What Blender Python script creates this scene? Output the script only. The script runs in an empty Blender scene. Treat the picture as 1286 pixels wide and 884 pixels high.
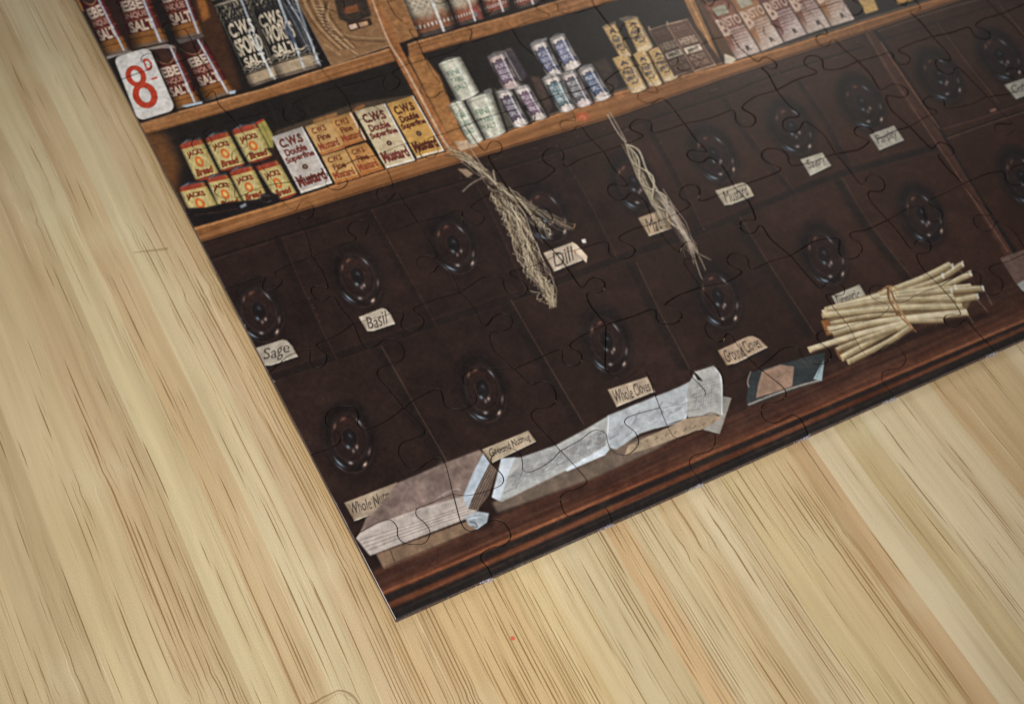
import bpy, math, random
import numpy as np
from mathutils import Vector, Matrix

# ------------------------------------------------------------------ camera
# World: puzzle corner at the origin, x along its bottom edge, y up its left edge, metres.
FR_W, FR_H = 1286.0, 884.0
CX, CY = FR_W/2, FR_H/2
T = 0.0018                                   # thickness of the puzzle board
CORNER = np.array([497.0, 778.0])
e_left = np.array([95-497.0, 0-778.0]); e_left /= np.linalg.norm(e_left)
e_bot = np.array([1286-497.0, 425-778.0]); e_bot /= np.linalg.norm(e_bot)
VP1, VP2 = CORNER + e_left*3700, CORNER + e_bot*5700
FPX = math.sqrt(-np.dot(VP1-[CX, CY], VP2-[CX, CY]))
def ray(p): return np.array([(p[0]-CX)/FPX, -(p[1]-CY)/FPX, -1.0])
EY = ray(VP1); EY /= np.linalg.norm(EY)
EX = ray(VP2); EX /= np.linalg.norm(EX)
EZ = np.cross(EX, EY)
MW = np.stack([EX, EY, EZ], 1)               # world -> camera
ORG = ray(CORNER)*0.33
H_IMG = np.array([[FPX, 0, -CX], [0, -FPX, -CY], [0, 0, -1.0]]) @ np.stack([MW[:, 0], MW[:, 1], ORG], 1)
H_INV = np.linalg.inv(H_IMG)
def sheet(p):
    """point measured on the photo -> metres on the puzzle's own face"""
    q = H_INV @ np.array([p[0], p[1], 1.0]); return (q[0]/q[2], q[1]/q[2])

scene = bpy.context.scene
col = scene.collection
cam_data = bpy.data.cameras.new("camera")
cam = bpy.data.objects.new("camera", cam_data); col.objects.link(cam)
R = MW.T
pos = -R @ ORG
m4 = Matrix([[*R[0], pos[0]], [*R[1], pos[1]], [*R[2], pos[2]+T], [0, 0, 0, 1]])
cam.matrix_world = m4
cam_data.sensor_width = 36.0
cam_data.lens = FPX/FR_W*36.0
cam_data.clip_start = 0.01; cam_data.clip_end = 20
cam_data.dof.use_dof = True
cam_data.dof.focus_distance = 0.335
cam_data.dof.aperture_fstop = 24
scene.camera = cam
scene.view_settings.view_transform = 'Standard'
scene.view_settings.look = 'None'
scene.view_settings.exposure = 0.0
scene.view_settings.gamma = 1.0

# ------------------------------------------------------------------ world and lamps
world = bpy.data.worlds.new("World"); scene.world = world
world.use_nodes = True
bg = world.node_tree.nodes["Background"]
bg.inputs[0].default_value = (0.96, 0.97, 1.0, 1)
bg.inputs[1].default_value = 0.27
def area(name, loc, target, size, power, color):
    ld = bpy.data.lights.new(name, 'AREA'); ld.shape = 'RECTANGLE'
    ld.size, ld.size_y = size; ld.energy = power; ld.color = color
    o = bpy.data.objects.new(name, ld); col.objects.link(o)
    o.location = loc
    o.rotation_euler = (Vector(target)-Vector(loc)).to_track_quat('-Z', 'Y').to_euler()
    return o
area("haze_fill", (0.62, 0.62, 0.46), (0.06, 0.03, 0), (0.22, 0.22), 1.4, (1.0, 0.955, 0.88))  # added area lamp: lays satin haze and slight edge shadows on the puzzle
sp = bpy.data.lights.new("vignette_spot", 'SPOT'); sp.energy = 37.5; sp.color = (1.0, 0.955, 0.885)  # added spot: its soft cone dims the corners as a vignette
sp.shadow_soft_size = 0.07; sp.spot_size = math.radians(27); sp.spot_blend = 1.0
spo = bpy.data.objects.new("vignette_spot", sp); col.objects.link(spo)
spo.location = (-0.30, -0.34, 0.80)
spo.rotation_euler = (Vector((0.028, 0.030, 0))-Vector(spo.location)).to_track_quat('-Z', 'Y').to_euler()

# ------------------------------------------------------------------ painter: draws the printed picture into an array
SX, SY = 0.287, 0.235                        # size of the printed sheet
PPM = 8600                                   # texels per metre
TW, TH = int(SX*PPM), int(SY*PPM)
rng = np.random.default_rng(7)
img = np.zeros((TH, TW, 3), np.float32)
def tx(p):
    x, y = sheet(p); return (x*PPM, y*PPM)
def Z(ox, oy, s): return lambda *pts: [(ox+x/s, oy+y/s) for x, y in pts]
zA = Z(90, 0, 5.358); zB = Z(310, 0, 5.358); zC = Z(530, 0, 5.358); zD = Z(750, 0, 5.358); zE = Z(970, 0, 4.07)
zF = Z(170, 140, 5.358); zG = Z(330, 100, 5.358); zH = Z(540, 100, 5.358)
zI = Z(230, 260, 4.019); zJ = Z(500, 170, 4.019); zK = Z(740, 120, 4.019); zL = Z(966, 100, 4.019)
zM = Z(330, 420, 4.019); zN = Z(600, 360, 4.019); zO = Z(840, 300, 4.019); zP = Z(966, 290, 4.019)
zQ = Z(400, 540, 4.019); zR = Z(600, 440, 4.019); zS = Z(480, 600, 4.019); zT = Z(760, 500, 4.019)

def lattice(h, w, sy, sx, seed):
    r = np.random.default_rng(seed)
    ny, nx = int(h/sy)+3, int(w/sx)+3
    g = r.random((ny, nx)).astype(np.float32)
    y = np.arange(h)/sy; x = np.arange(w)/sx
    yi = y.astype(int); xi = x.astype(int)
    fy = (y-yi); fx = (x-xi); fy = fy*fy*(3-2*fy); fx = fx*fx*(3-2*fx)
    a = g[yi]*(1-fy)[:, None]+g[yi+1]*fy[:, None]
    return a[:, xi]*(1-fx)+a[:, xi+1]*fx
def fbm(h, w, sy, sx, seed, octv=4):
    out = np.zeros((h, w), np.float32); a = 1.0; tot = 0
    for k in range(octv):
        out += a*lattice(h, w, max(sy/2**k, 1.01), max(sx/2**k, 1.01), seed+k*17); tot += a; a *= 0.6
    return out/tot-0.5
N_FINE = fbm(TH, TW, 6, 6, 1, 3)
N_MID = fbm(TH, TW, 40, 40, 2, 4)
N_BIG = fbm(TH, TW, 260, 260, 3, 3)
N_GRAIN = fbm(TH, TW, 7, 190, 4, 4)          # wood grain running along the shelves
N_VGRAIN = fbm(TH, TW, 160, 8, 5, 4)

def gblur(m, s):
    if s <= 0.05: return m
    r = max(1, int(3*s)); k = np.exp(-0.5*(np.arange(-r, r+1)/s)**2); k /= k.sum(); k = k.astype(np.float32)
    for ax in (0, 1):
        p = np.pad(m, [(r, r) if a == ax else (0, 0) for a in range(m.ndim)], mode='edge')
        out = np.zeros_like(m)
        for i, kk in enumerate(k):
            out += kk*(p[i:i+m.shape[0], :] if ax == 0 else p[:, i:i+m.shape[1]])
        m = out
    return m
def inside(px, py, X, Y):
    c = np.zeros(X.shape, bool); n = len(px); j = n-1
    for i in range(n):
        if py[i] != py[j]:
            t = (py[i] > Y) != (py[j] > Y)
            c ^= t & (X < (px[j]-px[i])*(Y-py[i])/(py[j]-py[i])+px[i])
        j = i
    return c
def cover(tp, blur=0.7, mbox=None):
    """anti-aliased coverage of a polygon given in texels -> (y0, x0, mask)"""
    px = [p[0] for p in tp]; py = [p[1] for p in tp]; pad = int(3*blur)+2
    x0 = max(0, int(min(px))-pad); x1 = min(TW, int(max(px))+pad+1)
    y0 = max(0, int(min(py))-pad); y1 = min(TH, int(max(py))+pad+1)
    if x1 <= x0 or y1 <= y0: return None
    acc = np.zeros((y1-y0, x1-x0), np.float32)
    offs = [(.25, .25), (.75, .75), (.25, .75), (.75, .25)] if (x1-x0)*(y1-y0) < 400000 else [(.5, .5)]
    for oy, ox in offs:
        Y, X = np.mgrid[y0:y1, x0:x1].astype(np.float32); acc += inside(px, py, X+ox, Y+oy)
    return y0, x0, gblur(acc/len(offs), blur)
def mix(y0, x0, m, c):
    h, w = m.shape; s = img[y0:y0+h, x0:x0+w]
    s += m[..., None]*(c-s)
def tone(y0, x0, h, w, c, fine=6, mid=8, grain=0, vgrain=0):
    sl = np.s_[y0:y0+h, x0:x0+w]
    d = N_FINE[sl]*fine*2+N_MID[sl]*mid*2+N_GRAIN[sl]*grain*2+N_VGRAIN[sl]*vgrain*2
    return np.array(c, np.float32)+d[..., None]*np.array([1, .85, .7], np.float32)
def poly(pts, c, blur=0.8, alpha=1.0, **kw):
    r = cover([tx(p) for p in pts], blur)
    if r is None: return
    y0, x0, m = r
    mix(y0, x0, m*alpha, tone(y0, x0, *m.shape, c, **kw))
def stroke(pts, w, c, alpha=1.0, blur=0.6, w2=None, smooth=True, **kw):
    """soft line of photo-pixel width w (tapering to w2)"""
    if smooth and len(pts) > 2: pts = spline(pts, 6)
    tp = np.array([tx(p) for p in pts]); n = len(tp)
    if n < 2: return
    w2 = w if w2 is None else w2
    k = 1.55
    d = np.gradient(tp, axis=0); d /= np.maximum(np.linalg.norm(d, axis=1), 1e-6)[:, None]
    nn = np.stack([-d[:, 1], d[:, 0]], 1); ww = (np.linspace(w, w2, n)*k/2)[:, None]
    ring = list(map(tuple, tp+nn*ww))+list(map(tuple, (tp-nn*ww)[::-1]))
    r = cover(ring, blur)
    if r is None: return
    y0, x0, m = r
    mix(y0, x0, m*alpha, tone(y0, x0, *m.shape, c, **kw))
def spline(pts, n=8, closed=False):
    P = [np.array(p, float) for p in pts]
    P = [2*P[0]-P[1]]+P+[2*P[-1]-P[-2]]
    out = []
    for i in range(1, len(P)-2):
        for k in range(n):
            t = k/n
            a, b, c, d = P[i-1], P[i], P[i+1], P[i+2]
            out.append(tuple(0.5*((2*b)+(c-a)*t+(2*a-5*b+4*c-d)*t*t+(3*b-a-3*c+d)*t**3)))
    out.append(tuple(P[-2]))
    return out
def hom(q):
    """texel quad TL,TR,BR,BL -> matrix to the unit square (v down)"""
    A = []; B = []
    for (x, y), (u, v) in zip(q, ((0, 0), (1, 0), (1, 1), (0, 1))):
        A += [[x, y, 1, 0, 0, 0, -u*x, -u*y], [0, 0, 0, x, y, 1, -v*x, -v*y]]; B += [u, v]
    return np.append(np.linalg.solve(np.array(A), np.array(B)), 1).reshape(3, 3)
def quad(q, fn, blur=0.7, shape=None, rnd=0.0):
    """paint fn(u, v) -> rgb inside a quad measured on the photo; fn may also return (rgb, alpha)"""
    t = [tx(p) for p in q]
    if shape is not None:
        # outline given in unit coordinates
        Hq = np.linalg.inv(hom(t)); out = []
        for u, v in shape:
            r = Hq @ np.array([u, v, 1.0]); out.append((r[0]/r[2], r[1]/r[2]))
        r = cover(out, blur)
    else: r = cover(t, blur)
    if r is None: return
    y0, x0, m = r; h, w = m.shape
    Y, X = np.mgrid[y0:y0+h, x0:x0+w].astype(np.float64); X += .5; Y += .5
    Hm = hom(t); D = Hm[2, 0]*X+Hm[2, 1]*Y+Hm[2, 2]
    u = ((Hm[0, 0]*X+Hm[0, 1]*Y+Hm[0, 2])/D); v = ((Hm[1, 0]*X+Hm[1, 1]*Y+Hm[1, 2])/D)
    c = fn(u, v); a = 1.0
    if isinstance(c, tuple): c, a = c
    c = c.astype(np.float32)+(N_FINE[y0:y0+h, x0:x0+w]*14+N_MID[y0:y0+h, x0:x0+w]*18)[..., None]
    mix(y0, x0, (m*a).astype(np.float32), c)

# --- lettering: glyph outlines of Blender's own font, rasterised to small bitmaps
_tb = {}
def bitmap(s, bold=0.0, shear=0.0):
    key = (s, bold, shear)
    if key in _tb: return _tb[key]
    cu = bpy.data.curves.new("lettering", 'FONT'); cu.body = s; cu.offset = bold; cu.shear = shear
    cu.resolution_u = 3
    o = bpy.data.objects.new("lettering", cu); col.objects.link(o)
    dg = bpy.context.evaluated_depsgraph_get(); dg.update()
    me = o.evaluated_get(dg).to_mesh()
    me.calc_loop_triangles()
    V = np.array([v.co[:2] for v in me.vertices]); Tt = [tuple(t.vertices) for t in me.loop_triangles]
    o.evaluated_get(dg).to_mesh_clear()
    bpy.data.objects.remove(o); bpy.data.curves.remove(cu)
    lo, hi = V.min(0), V.max(0); Hh = 72; Ww = max(8, int(Hh*(hi[0]-lo[0])/max(hi[1]-lo[1], 1e-3)))
    P = (V-lo)/(hi-lo)*[Ww, Hh]; B = np.zeros((Hh, Ww), np.float32)
    for t in Tt:
        a, b, c = P[list(t)]
        x0, x1 = max(0, int(min(a[0], b[0], c[0]))-1), min(Ww, int(max(a[0], b[0], c[0]))+2)
        y0, y1 = max(0, int(min(a[1], b[1], c[1]))-1), min(Hh, int(max(a[1], b[1], c[1]))+2)
        den = (b[1]-c[1])*(a[0]-c[0])+(c[0]-b[0])*(a[1]-c[1])
        if abs(den) < 1e-9: continue
        Y, X = np.mgrid[y0:y1, x0:x1]; X = X+.5; Y = Y+.5
        w0 = ((b[1]-c[1])*(X-c[0])+(c[0]-b[0])*(Y-c[1]))/den
        w1 = ((c[1]-a[1])*(X-c[0])+(a[0]-c[0])*(Y-c[1]))/den
        ins = (w0 >= -.02) & (w1 >= -.02) & (w0+w1 <= 1.02)
        B[y0:y1, x0:x1] = np.maximum(B[y0:y1, x0:x1], ins)
    B = B[::-1].copy(); _tb[key] = B
    return B
def word(u, v, s, u0, v0, u1, v1, bold=0.02, shear=0.0, arc=0.0):
    """coverage of a word set in the box u0..u1, v0..v1 of a quad"""
    B = bitmap(s, bold, shear); h, w = B.shape
    vv = v+arc*(((u-u0)/(u1-u0)-.5)**2)
    x = (u-u0)/(u1-u0)*w-.5; y = (vv-v0)/(v1-v0)*h-.5
    ok = (x > -1) & (x < w) & (y > -1) & (y < h)
    xi = np.clip(x, 0, w-1.001); yi = np.clip(y, 0, h-1.001); a = xi.astype(int); b = yi.astype(int); fx = xi-a; fy = yi-b
    r = (B[b, a]*(1-fx)+B[b, a+1]*fx)*(1-fy)+(B[b+1, a]*(1-fx)+B[b+1, a+1]*fx)*fy
    return r*ok
def C(*c): return np.array(c, np.float32)
def flat(u, c): return np.ones(u.shape+(1,), np.float32)*C(*c)
def put(c, m, col_): return c+np.clip(m, 0, 1)[..., None]*(C(*col_)-c)
def sm(a, b, x):
    t = np.clip((x-a)/(b-a), 0, 1); return t*t*(3-2*t)
def band(x, a, b, s=0.01): return sm(a-s, a+s, x)*(1-sm(b-s, b+s, x))

# ================= the picture: backs, boards, dividers
DARK = (30, 25, 23)
WOOD = (146, 100, 60)
CAB = (36, 24, 21)
img[:] = C(*CAB)
Yg, Xg = np.mgrid[0:TH, 0:TW].astype(np.float32)
img += (N_BIG*22+N_MID*13+N_FINE*10)[..., None]*C(1, .75, .65)
img += (sm(0.05*PPM, 0.25*PPM, Xg+.3*Yg)*1.0)[..., None]*C(17, 8, 3)     # paler to the right: satin sheen haze painted into the print
cabtop = [(150, 338), (240, 308), (252, 305), (540, 216), (780, 145), (910, 99), (1085, 42), (1186, 8), (1420, -74)]
poly(cabtop+[(1420, -900), (-300, -900), (150, 338)], DARK, 1.5, fine=5, mid=6)
# brown side wall inside the bottom left bay, and planks of the back board
poly([(160, 168), (208, 168), (226, 205), (222, 245), (247, 285), (235, 300)], (104, 66, 38), 9, .9)
for a, b in (((338, 130), (352, 165)), ((376, 118), (392, 150)), ((618, 47), (632, 70)), ((655, 34), (668, 58)), ((700, 22), (712, 44)), ((748, 14), (770, 40))):
    stroke([a, b], 1.0, (66, 56, 48), .55, 1.0)
# --- lower shelf board
low_top = [(150, 318), (241, 287), (335, 260), (449, 223), (556, 191), (611, 175), (774, 116), (910, 81), (990, 58), (1090, 25), (1186, -4), (1420, -82)]
poly(low_top+cabtop[::-1], (134, 90, 54), 1.0, fine=6, mid=16, grain=26)
stroke([(x, y+2) for x, y in low_top], 3.2, (188, 132, 84), .8, 1.3, smooth=False, grain=14)
stroke([(x, y-1.5) for x, y in low_top[3:]], 2.6, (168, 150, 132), .55, 1.2, smooth=False, grain=22)
stroke([(x, y-2.0) for x, y in cabtop[1:]], 3.5, (70, 42, 25), .8, 1.8, smooth=False)
stroke([(x, y+1.0) for x, y in cabtop[1:]], 1.8, (16, 12, 11), .9, 1.0, smooth=False)
# --- upper shelf board
up_l = [(140, 166), (172, 156), (221, 141), (330, 112), (403, 87), (493, 60)]
up_lb = [(498, 77), (310, 132.5), (286, 140), (181, 170), (140, 182)]
up_r = [(512, 56), (530, 50), (642, 19), (705, 0), (900, -62)]
up_rb = [(910, -40), (770, 2), (698, 22), (530, 68), (514, 73)]
for t_, b_ in ((up_l, up_lb), (up_r, up_rb)):
    poly(t_+b_, (144, 98, 60), .9, fine=6, mid=16, grain=28)
    stroke([(x, y+1.6) for x, y in t_], 2.6, (186, 140, 100), .75, 1.1, smooth=False, grain=16)
    stroke([(x, y-1.0) for x, y in b_], 2.0, (84, 52, 30), .7, 1.2, smooth=False)
# --- right hand cheek inside the middle bay, then the dividers
poly([(512, 72), (530, 68), (552, 96), (566, 130), (578, 162), (592, 184), (572, 190)], (156, 108, 64), 2.2, .95, fine=6, mid=12)
poly([(470, -10), (505, -10), (528, 45), (494, 58)], (150, 106, 68), 1.4, fine=6, mid=16)
poly([(453, -6), (470, -6), (510, 72), (571, 186), (559, 192), (497, 76)], (150, 98, 58), .9, fine=6, mid=10, vgrain=14)
stroke([(466, -4), (488, 52), (511, 90), (549, 162), (566, 190)], 3.2, (202, 176, 152), .85, .9, vgrain=12)
stroke([(454, -6), (497, 76), (559, 192)], 1.6, (60, 36, 22), .8, .9, smooth=False)
poly([(856, -6), (868, -8), (907, 80), (898, 84)], (150, 104, 62), .9, fine=5, mid=8)
stroke([(863, -6), (903, 80)], 2.4, (206, 170, 124), .8, .9)
poly([(869, -8), (884, -8), (925, 72), (912, 80)], (86, 58, 38), 1.6)
poly([(910, 68), (926, 74), (920, 80), (911, 80)], (205, 190, 168), 1.0)
poly([(571, 178), (590, 176), (602, 183), (578, 190)], (196, 174, 150), 1.6, .8)
# generic continuation above the photographed part
for k in range(3):
    dy = -150-150*k
    poly([(60, 156+dy), (900, -92+dy), (1400, -240+dy), (1400, -220+dy), (900, -72+dy), (60, 178+dy)], WOOD, 1.2, grain=26, mid=14)

# ================= tins and boxes
RED, GOLD = (90, 35, 32), (140, 92, 48)
def salt_tin(seed, hx=.72):
    def fn(u, v):
        r = np.random.default_rng(seed)
        c = flat(u, (58, 36, 30))
        body = band(v, .16, .80, .012); c = put(c, body, RED)
        c = put(c, band(v, .30+.18*(u-.45)**2*2, .33+.18*(u-.45)**2*2)*0.5, (150, 70, 55))
        c = put(c, band(v+.9*(u-.45)**2, .13, .27, .012), (62, 38, 32))
        c = put(c, band(v+.9*(u-.45)**2, .265, .285, .006), (150, 110, 84))
        c = put(c, band(v, .80, .985, .01), GOLD)
        c = put(c, band(v, .86, .88, .006)*.7, (96, 58, 32))
        c = put(c, band(v, .955, 1.1, .01), (120, 96, 78))
        for vv in (.485, .62): c = put(c, band(v, vv, vv+.012, .005)*.8, (160, 96, 74))
        c = put(c, word(u, v, "EBE", .08, .31, .72, .47, .04)*.95, (214, 194, 176))
        c = put(c, word(u, v, "INQUE", .08, .505, .74, .60, .03)*.9, (190, 150, 132))
        c = put(c, word(u, v, "SALT", .08, .635, .82, .79, .04)*.95, (206, 184, 164))
        shade = 1-.55*sm(.55, 0, u)*sm(.5, 0, u)-.4*sm(.86, 1.0, u); c = c*shade[..., None]
        c = put(c, band(u, hx, hx+.07, .022)*band(v, .02, .985, .02)*(.88), (196, 206, 220))
        c = put(c, band(u, hx+.10, hx+.13, .02)*.35, (170, 120, 120))
        return c
    return fn
tinA = [zA((20, -60), (160, -120), (395, 345), (235, 388)), zA((265, -100), (470, -150), (655, 285), (420, 335)), zA((500, -210), (700, -270), (885, 228), (705, 275)),
        zA((515, 340), (700, 300), (870, 690), (700, 745)), zA((712, 300), (880, 250), (1100, 625), (900, 688))]
poly(zA((170, 0), (480, -60), (620, 330), (380, 400)), (44, 28, 24), 2)
poly(zA((800, 0), (960, 0), (1140, 600), (1000, 660)), (70, 44, 30), 5, .9)
poly(zA((840, 0), (900, 0), (930, 120), (880, 150)), (160, 100, 50), 3, .9)
for i, q in enumerate(tinA): quad(q, salt_tin(i, .74 if i != 2 else .80))
poly(zA((232, 388), (400, 345), (410, 352), (240, 404)), (150, 140, 134), 1.2)
poly(zA((640, 300), (690, 315), (700, 330), (600, 330), (480, 350), (500, 330)), (170, 160, 152), 1.4, .8)
poly(zA((705, 275), (880, 232), (890, 250), (730, 300)), (110, 100, 96), 1.2, .8)
for q in (zA((740, 715), (880, 685), (880, 700), (770, 725)), zA((1060, 620), (1105, 612), (1100, 635), (1060, 640))): poly(q, (190, 208, 222), 1.2, .9)
# price card
def card(u, v):
    c = flat(u, (205, 201, 197)); c = c-(6*np.sin(u*9+v*5))[..., None]
    e = np.maximum(np.abs(u-.5)-.42, 0)**2*60+np.maximum(np.abs(v-.5)-.46, 0)**2*200; c = c-(e*40)[..., None]
    for cxx, cyy, ru, rv in ((.375, .37, .26, .165), (.41, .675, .31, .195)):
        r = np.sqrt(((u-cxx)/ru)**2+((v-cyy)/rv)**2); r2 = np.sqrt(((u-cxx)/(ru*.46))**2+((v-cyy)/(rv*.56))**2)
        c = put(c, (1-sm(.96, 1.04, r))*sm(.93, 1.07, r2), (176, 62, 40))
    c = put(c, word(u, v, "D", .70, .155, .90, .345, .03), (184, 66, 42))
    c = put(c, word(u, v, "-", .72, .465, .88, .495, .02), (184, 66, 42))
    return c
def rounded(r, ry, n=6):
    o = []
    for cx_, cy_, a0 in ((1-r, 1-ry, 0), (r, 1-ry, 90), (r, ry, 180), (1-r, ry, 270)):
        for k in range(n+1):
            a = math.radians(a0+90*k/n); o.append((cx_+r*math.cos(a), cy_+ry*math.sin(a)))
    return o
cardq = zA((282, 392), (520, 322), (702, 742), (448, 820))
poly([(x+3, y+3) for x, y in cardq], (20, 14, 12), 3, .7)
quad(cardq, card, .8, rounded(.2, .1))
# black and cream tins
def worcs_tin(words, hx, dark_side=False):
    def fn(u, v):
        c = flat(u, (38, 36, 36))
        n = np.sin(u*38+np.sin(v*23)*3)*np.sin(v*47+np.sin(u*17)*2)
        edge = sm(.35, .8, n); c = put(c, edge*(1-band(v, .33, .78, .02)*.9)*.8, (178, 164, 142))
        c = put(c, sm(.3, .8, np.sin(u*70+np.sin(v*50)*2)*np.sin(v*90))*band(v, .17, .33, .01)*.5, (196, 182, 160))
        e2 = np.abs(u-.46); c = put(c, band(e2, .41, .435, .008)*band(v, .17, .83, .01)*.8, (190, 176, 154)); c = put(c, band(v, .165, .18, .005)*.8, (190, 176, 154))
        c = put(c, band(v, -.1, .13, .01), (176, 160, 136))
        c = put(c, band(v, .135, .15, .005), (30, 26, 24))
        for s, a, b, x0, x1 in words: c = put(c, word(u, v, s, x0, a, x1, b, .035, arc=-.05), (206, 192, 170))
        w = np.sin(u*26+v*6); c = put(c, band(v+.01*w, .775, .79, .004), (190, 176, 156)); c = put(c, band(v+.012*w, .81, .822, .004)*.8, (160, 150, 136))
        c = put(c, band(v, .845, 1.1, .008), (172, 152, 126)); c = put(c, band(v, .85, .862, .004), (60, 50, 44))
        c = put(c, band(v, .965, 1.1, .006), (110, 96, 84))
        c = c*(1-.5*sm(.25, 0, u)-.45*sm(.8, 1, u)*(1 if dark_side else .3))[..., None]
        for h_ in hx: c = put(c, band(u, h_, h_+.045, .02)*band(v, .02, .97, .02)*.85, (206, 216, 226))
        return c
    return fn
poly(zB((-200, -30), (320, -60), (560, 440), (500, 470), (30, 600), (-80, 400)), (26, 22, 21), 2)
quad([(256, -18), (303, -32), (352, 98), (315, 111)], worcs_tin([("C.W.S", .34, .47, .10, .80), ("SFORD", .49, .66, .08, .86), ("SALT", .68, .78, .14, .80)], [.72]))
quad([(296, -32), (356, -52), (404, 84), (349, 100)], worcs_tin([("C.W.S", .38, .50, .08, .56), ("WORKS", .50, .66, .06, .70), ("SALT", .68, .79, .12, .62)], [.60, .93], True))
stroke(zB((1, 0), (0, 200), (190, 540))[1:], 2.0, (220, 230, 236), .8, .7)
poly(zB((240, 60), (320, 0), (470, 330), (400, 350)), (70, 74, 84), 2, .55)
poly(zB((265, 150), (310, 230), (330, 290), (300, 300), (250, 210)), (52, 62, 84), 1.5, .8)
stroke(zB((270, 0), (390, 200), (500, 450)), 1.7, (222, 232, 240), .85, .7)
stroke(zB((230, 0), (300, 120), (470, 440)), 1.0, (180, 190, 200), .7, .7)
for k in range(9):
    a = (300+k*22, 20+k*48); stroke(zB(a, (a[0]+34, a[1]+14)), 3.0, (170, 172, 170) if k % 2 else (120, 120, 124), .6, .8)
# sepia show card: curved rows of seats, a track and an engine
poly(zB((330, -10), (800, -10), (960, 312), (570, 442)), (136, 102, 70), .8, fine=6, mid=10)
for rr in range(7):
    pts = [(350+rr*26+9*t*(1-.06*rr)+(t**2)*1.15, -20+30*t+rr*-3) for t in range(0, 13)]
    stroke(zB(*pts), 2.0, (188, 156, 120) if rr % 2 else (84, 60, 42), .85, .7)
for t in np.linspace(.0, 1, 15):
    x, y = 460+t*t*230+t*20, 40+t*310; stroke(zB((x, y+6), (x+62-20*t, y+12+20*t)), 1.6, (78, 56, 40), .7, .7); stroke(zB((x, y), (x+62-20*t, y+4+20*t)), 2.0, (198, 168, 132), .85, .6)
stroke(zB((540, 20), (520, 120), (560, 210), (700, 270), (930, 285)), 2.2, (78, 56, 40), .8, .8)
stroke(zB((560, 20), (545, 110), (580, 195), (720, 250), (940, 265)), 1.6, (196, 166, 130), .7, .7)
stroke(zB((520, 300), (640, 380)), 4, (176, 146, 112), .6, 1.2)
poly(zB((590, 0), (800, -20), (840, 110), (700, 170), (620, 130)), (44, 36, 32), 2.0, .95)
poly(zB((640, 60), (740, 30), (760, 80), (670, 100)), (150, 84, 48), 1.8, .75)
for k in range(40): stroke(zB((600+rng.random()*220, rng.random()*140), (612+rng.random()*230, rng.random()*150)), .7, (140, 118, 96), .25, .7)
poly(zB((670, 165), (830, 125), (850, 170), (700, 215)), (52, 36, 30), 1.2)
poly(zB((685, 175), (735, 162), (750, 190), (700, 205)), (206, 178, 158), .9); poly(zB((750, 160), (810, 145), (820, 172), (765, 188)), (190, 150, 118), .9)
for k in range(16): stroke(zB((560+k*24, 352-k*3.2+rng.random()*6), (572+k*24, 350-k*3.2)), 1.4, (92, 66, 46), .6, .7)
stroke(zB((330, 0), (568, 440)), 1.0, (206, 190, 170), .6, .7); stroke(zB((572, 442), (960, 312)), 1.4, (190, 160, 128), .8, .8)
# tall cream tins on the upper right shelf
def cream_tin(rust):
    def fn(u, v):
        n = np.sin(u*19+v*7)*np.sin(v*31+u*11)
        c = flat(u, (182, 172, 152))+(n*9)[..., None]
        c = put(c, sm(.70, .86, v+n*.03)*.9, rust); c = put(c, band(v, .86, .90, .01)*sm(.2, .6, np.sin(u*60)), (214, 206, 196))
        c = put(c, sm(.2, .7, np.sin(u*40)*np.sin(v*90))*band(v, .45, .72, .05)*.5, (120, 84, 64))
        c = put(c, band(v, .95, 1.1, .01), (74, 62, 58))
        c = c*(1-.5*sm(.2, 0, u)-.55*sm(.8, 1, u))[..., None]
        return put(c, band(u, .62, .68, .03)*.9, (232, 236, 238))
    return fn
for q, rust in (([(476, -70), (530, -84), (574, 36), (527, 49)], (128, 78, 54)), ([(534, -78), (574, -90), (608, 24), (576, 34)], (136, 72, 52)),
                ([(580, -70), (612, -80), (643, 12), (613, 22)], (124, 62, 48)), ([(616, -70), (650, -80), (681, 3), (650, 13)], (118, 58, 46)),
                ([(652, -72), (690, -84), (716, -8), (686, 2)], (118, 62, 48))):
    poly([(x+4, y+1) for x, y in q], (28, 20, 18), 2, .8); quad(q, cream_tin(rust))
poly(zC((330, 60), (380, 40), (415, 130), (385, 140)), (140, 74, 66), 1.6, .8); poly(zC((345, 90), (362, 85), (375, 110), (357, 116)), (96, 130, 136), 1, .8)
# --- yellow stock tins
def jack_tin(u, v):
    c = flat(u, (180, 164, 112)); c = c+(9*np.sin(v*26+np.sin(u*9)*2)*np.sin(u*31+v*8))[..., None]
    c = put(c, (1-sm(.11, .14, v)), (146, 64, 46)); c = put(c, band(v, .125, .15, .01)*.6, (210, 160, 90))
    c = put(c, word(u, v, "JACKS", .12, .21, .80, .41, .05, arc=-.10), (116, 50, 30))
    r = np.sqrt(((u-.47)/.155)**2+((v-.56)/.15)**2); c = put(c, band(r, .52, 1.0, .08), (196, 100, 44)); c = put(c, (1-sm(.3, .5, r))*.7, (214, 170, 90))
    c = put(c, word(u, v, "Bread", .12, .72, .86, .92, .06, .25, arc=-.05), (124, 56, 34))
    c = put(c, band(u, .84, .93, .03)*.5, (150, 130, 60))
    c = put(c, sm(.955, .975, v), (128, 50, 36))
    return c*(1-.35*sm(.12, 0, u)-.45*sm(.9, 1, u))[..., None]
CAN = [(k/8, -.035*math.sin(math.pi*k/8)) for k in range(9)]+[(1-k/8, 1+.045*math.sin(math.pi*k/8)) for k in range(9)]
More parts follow.
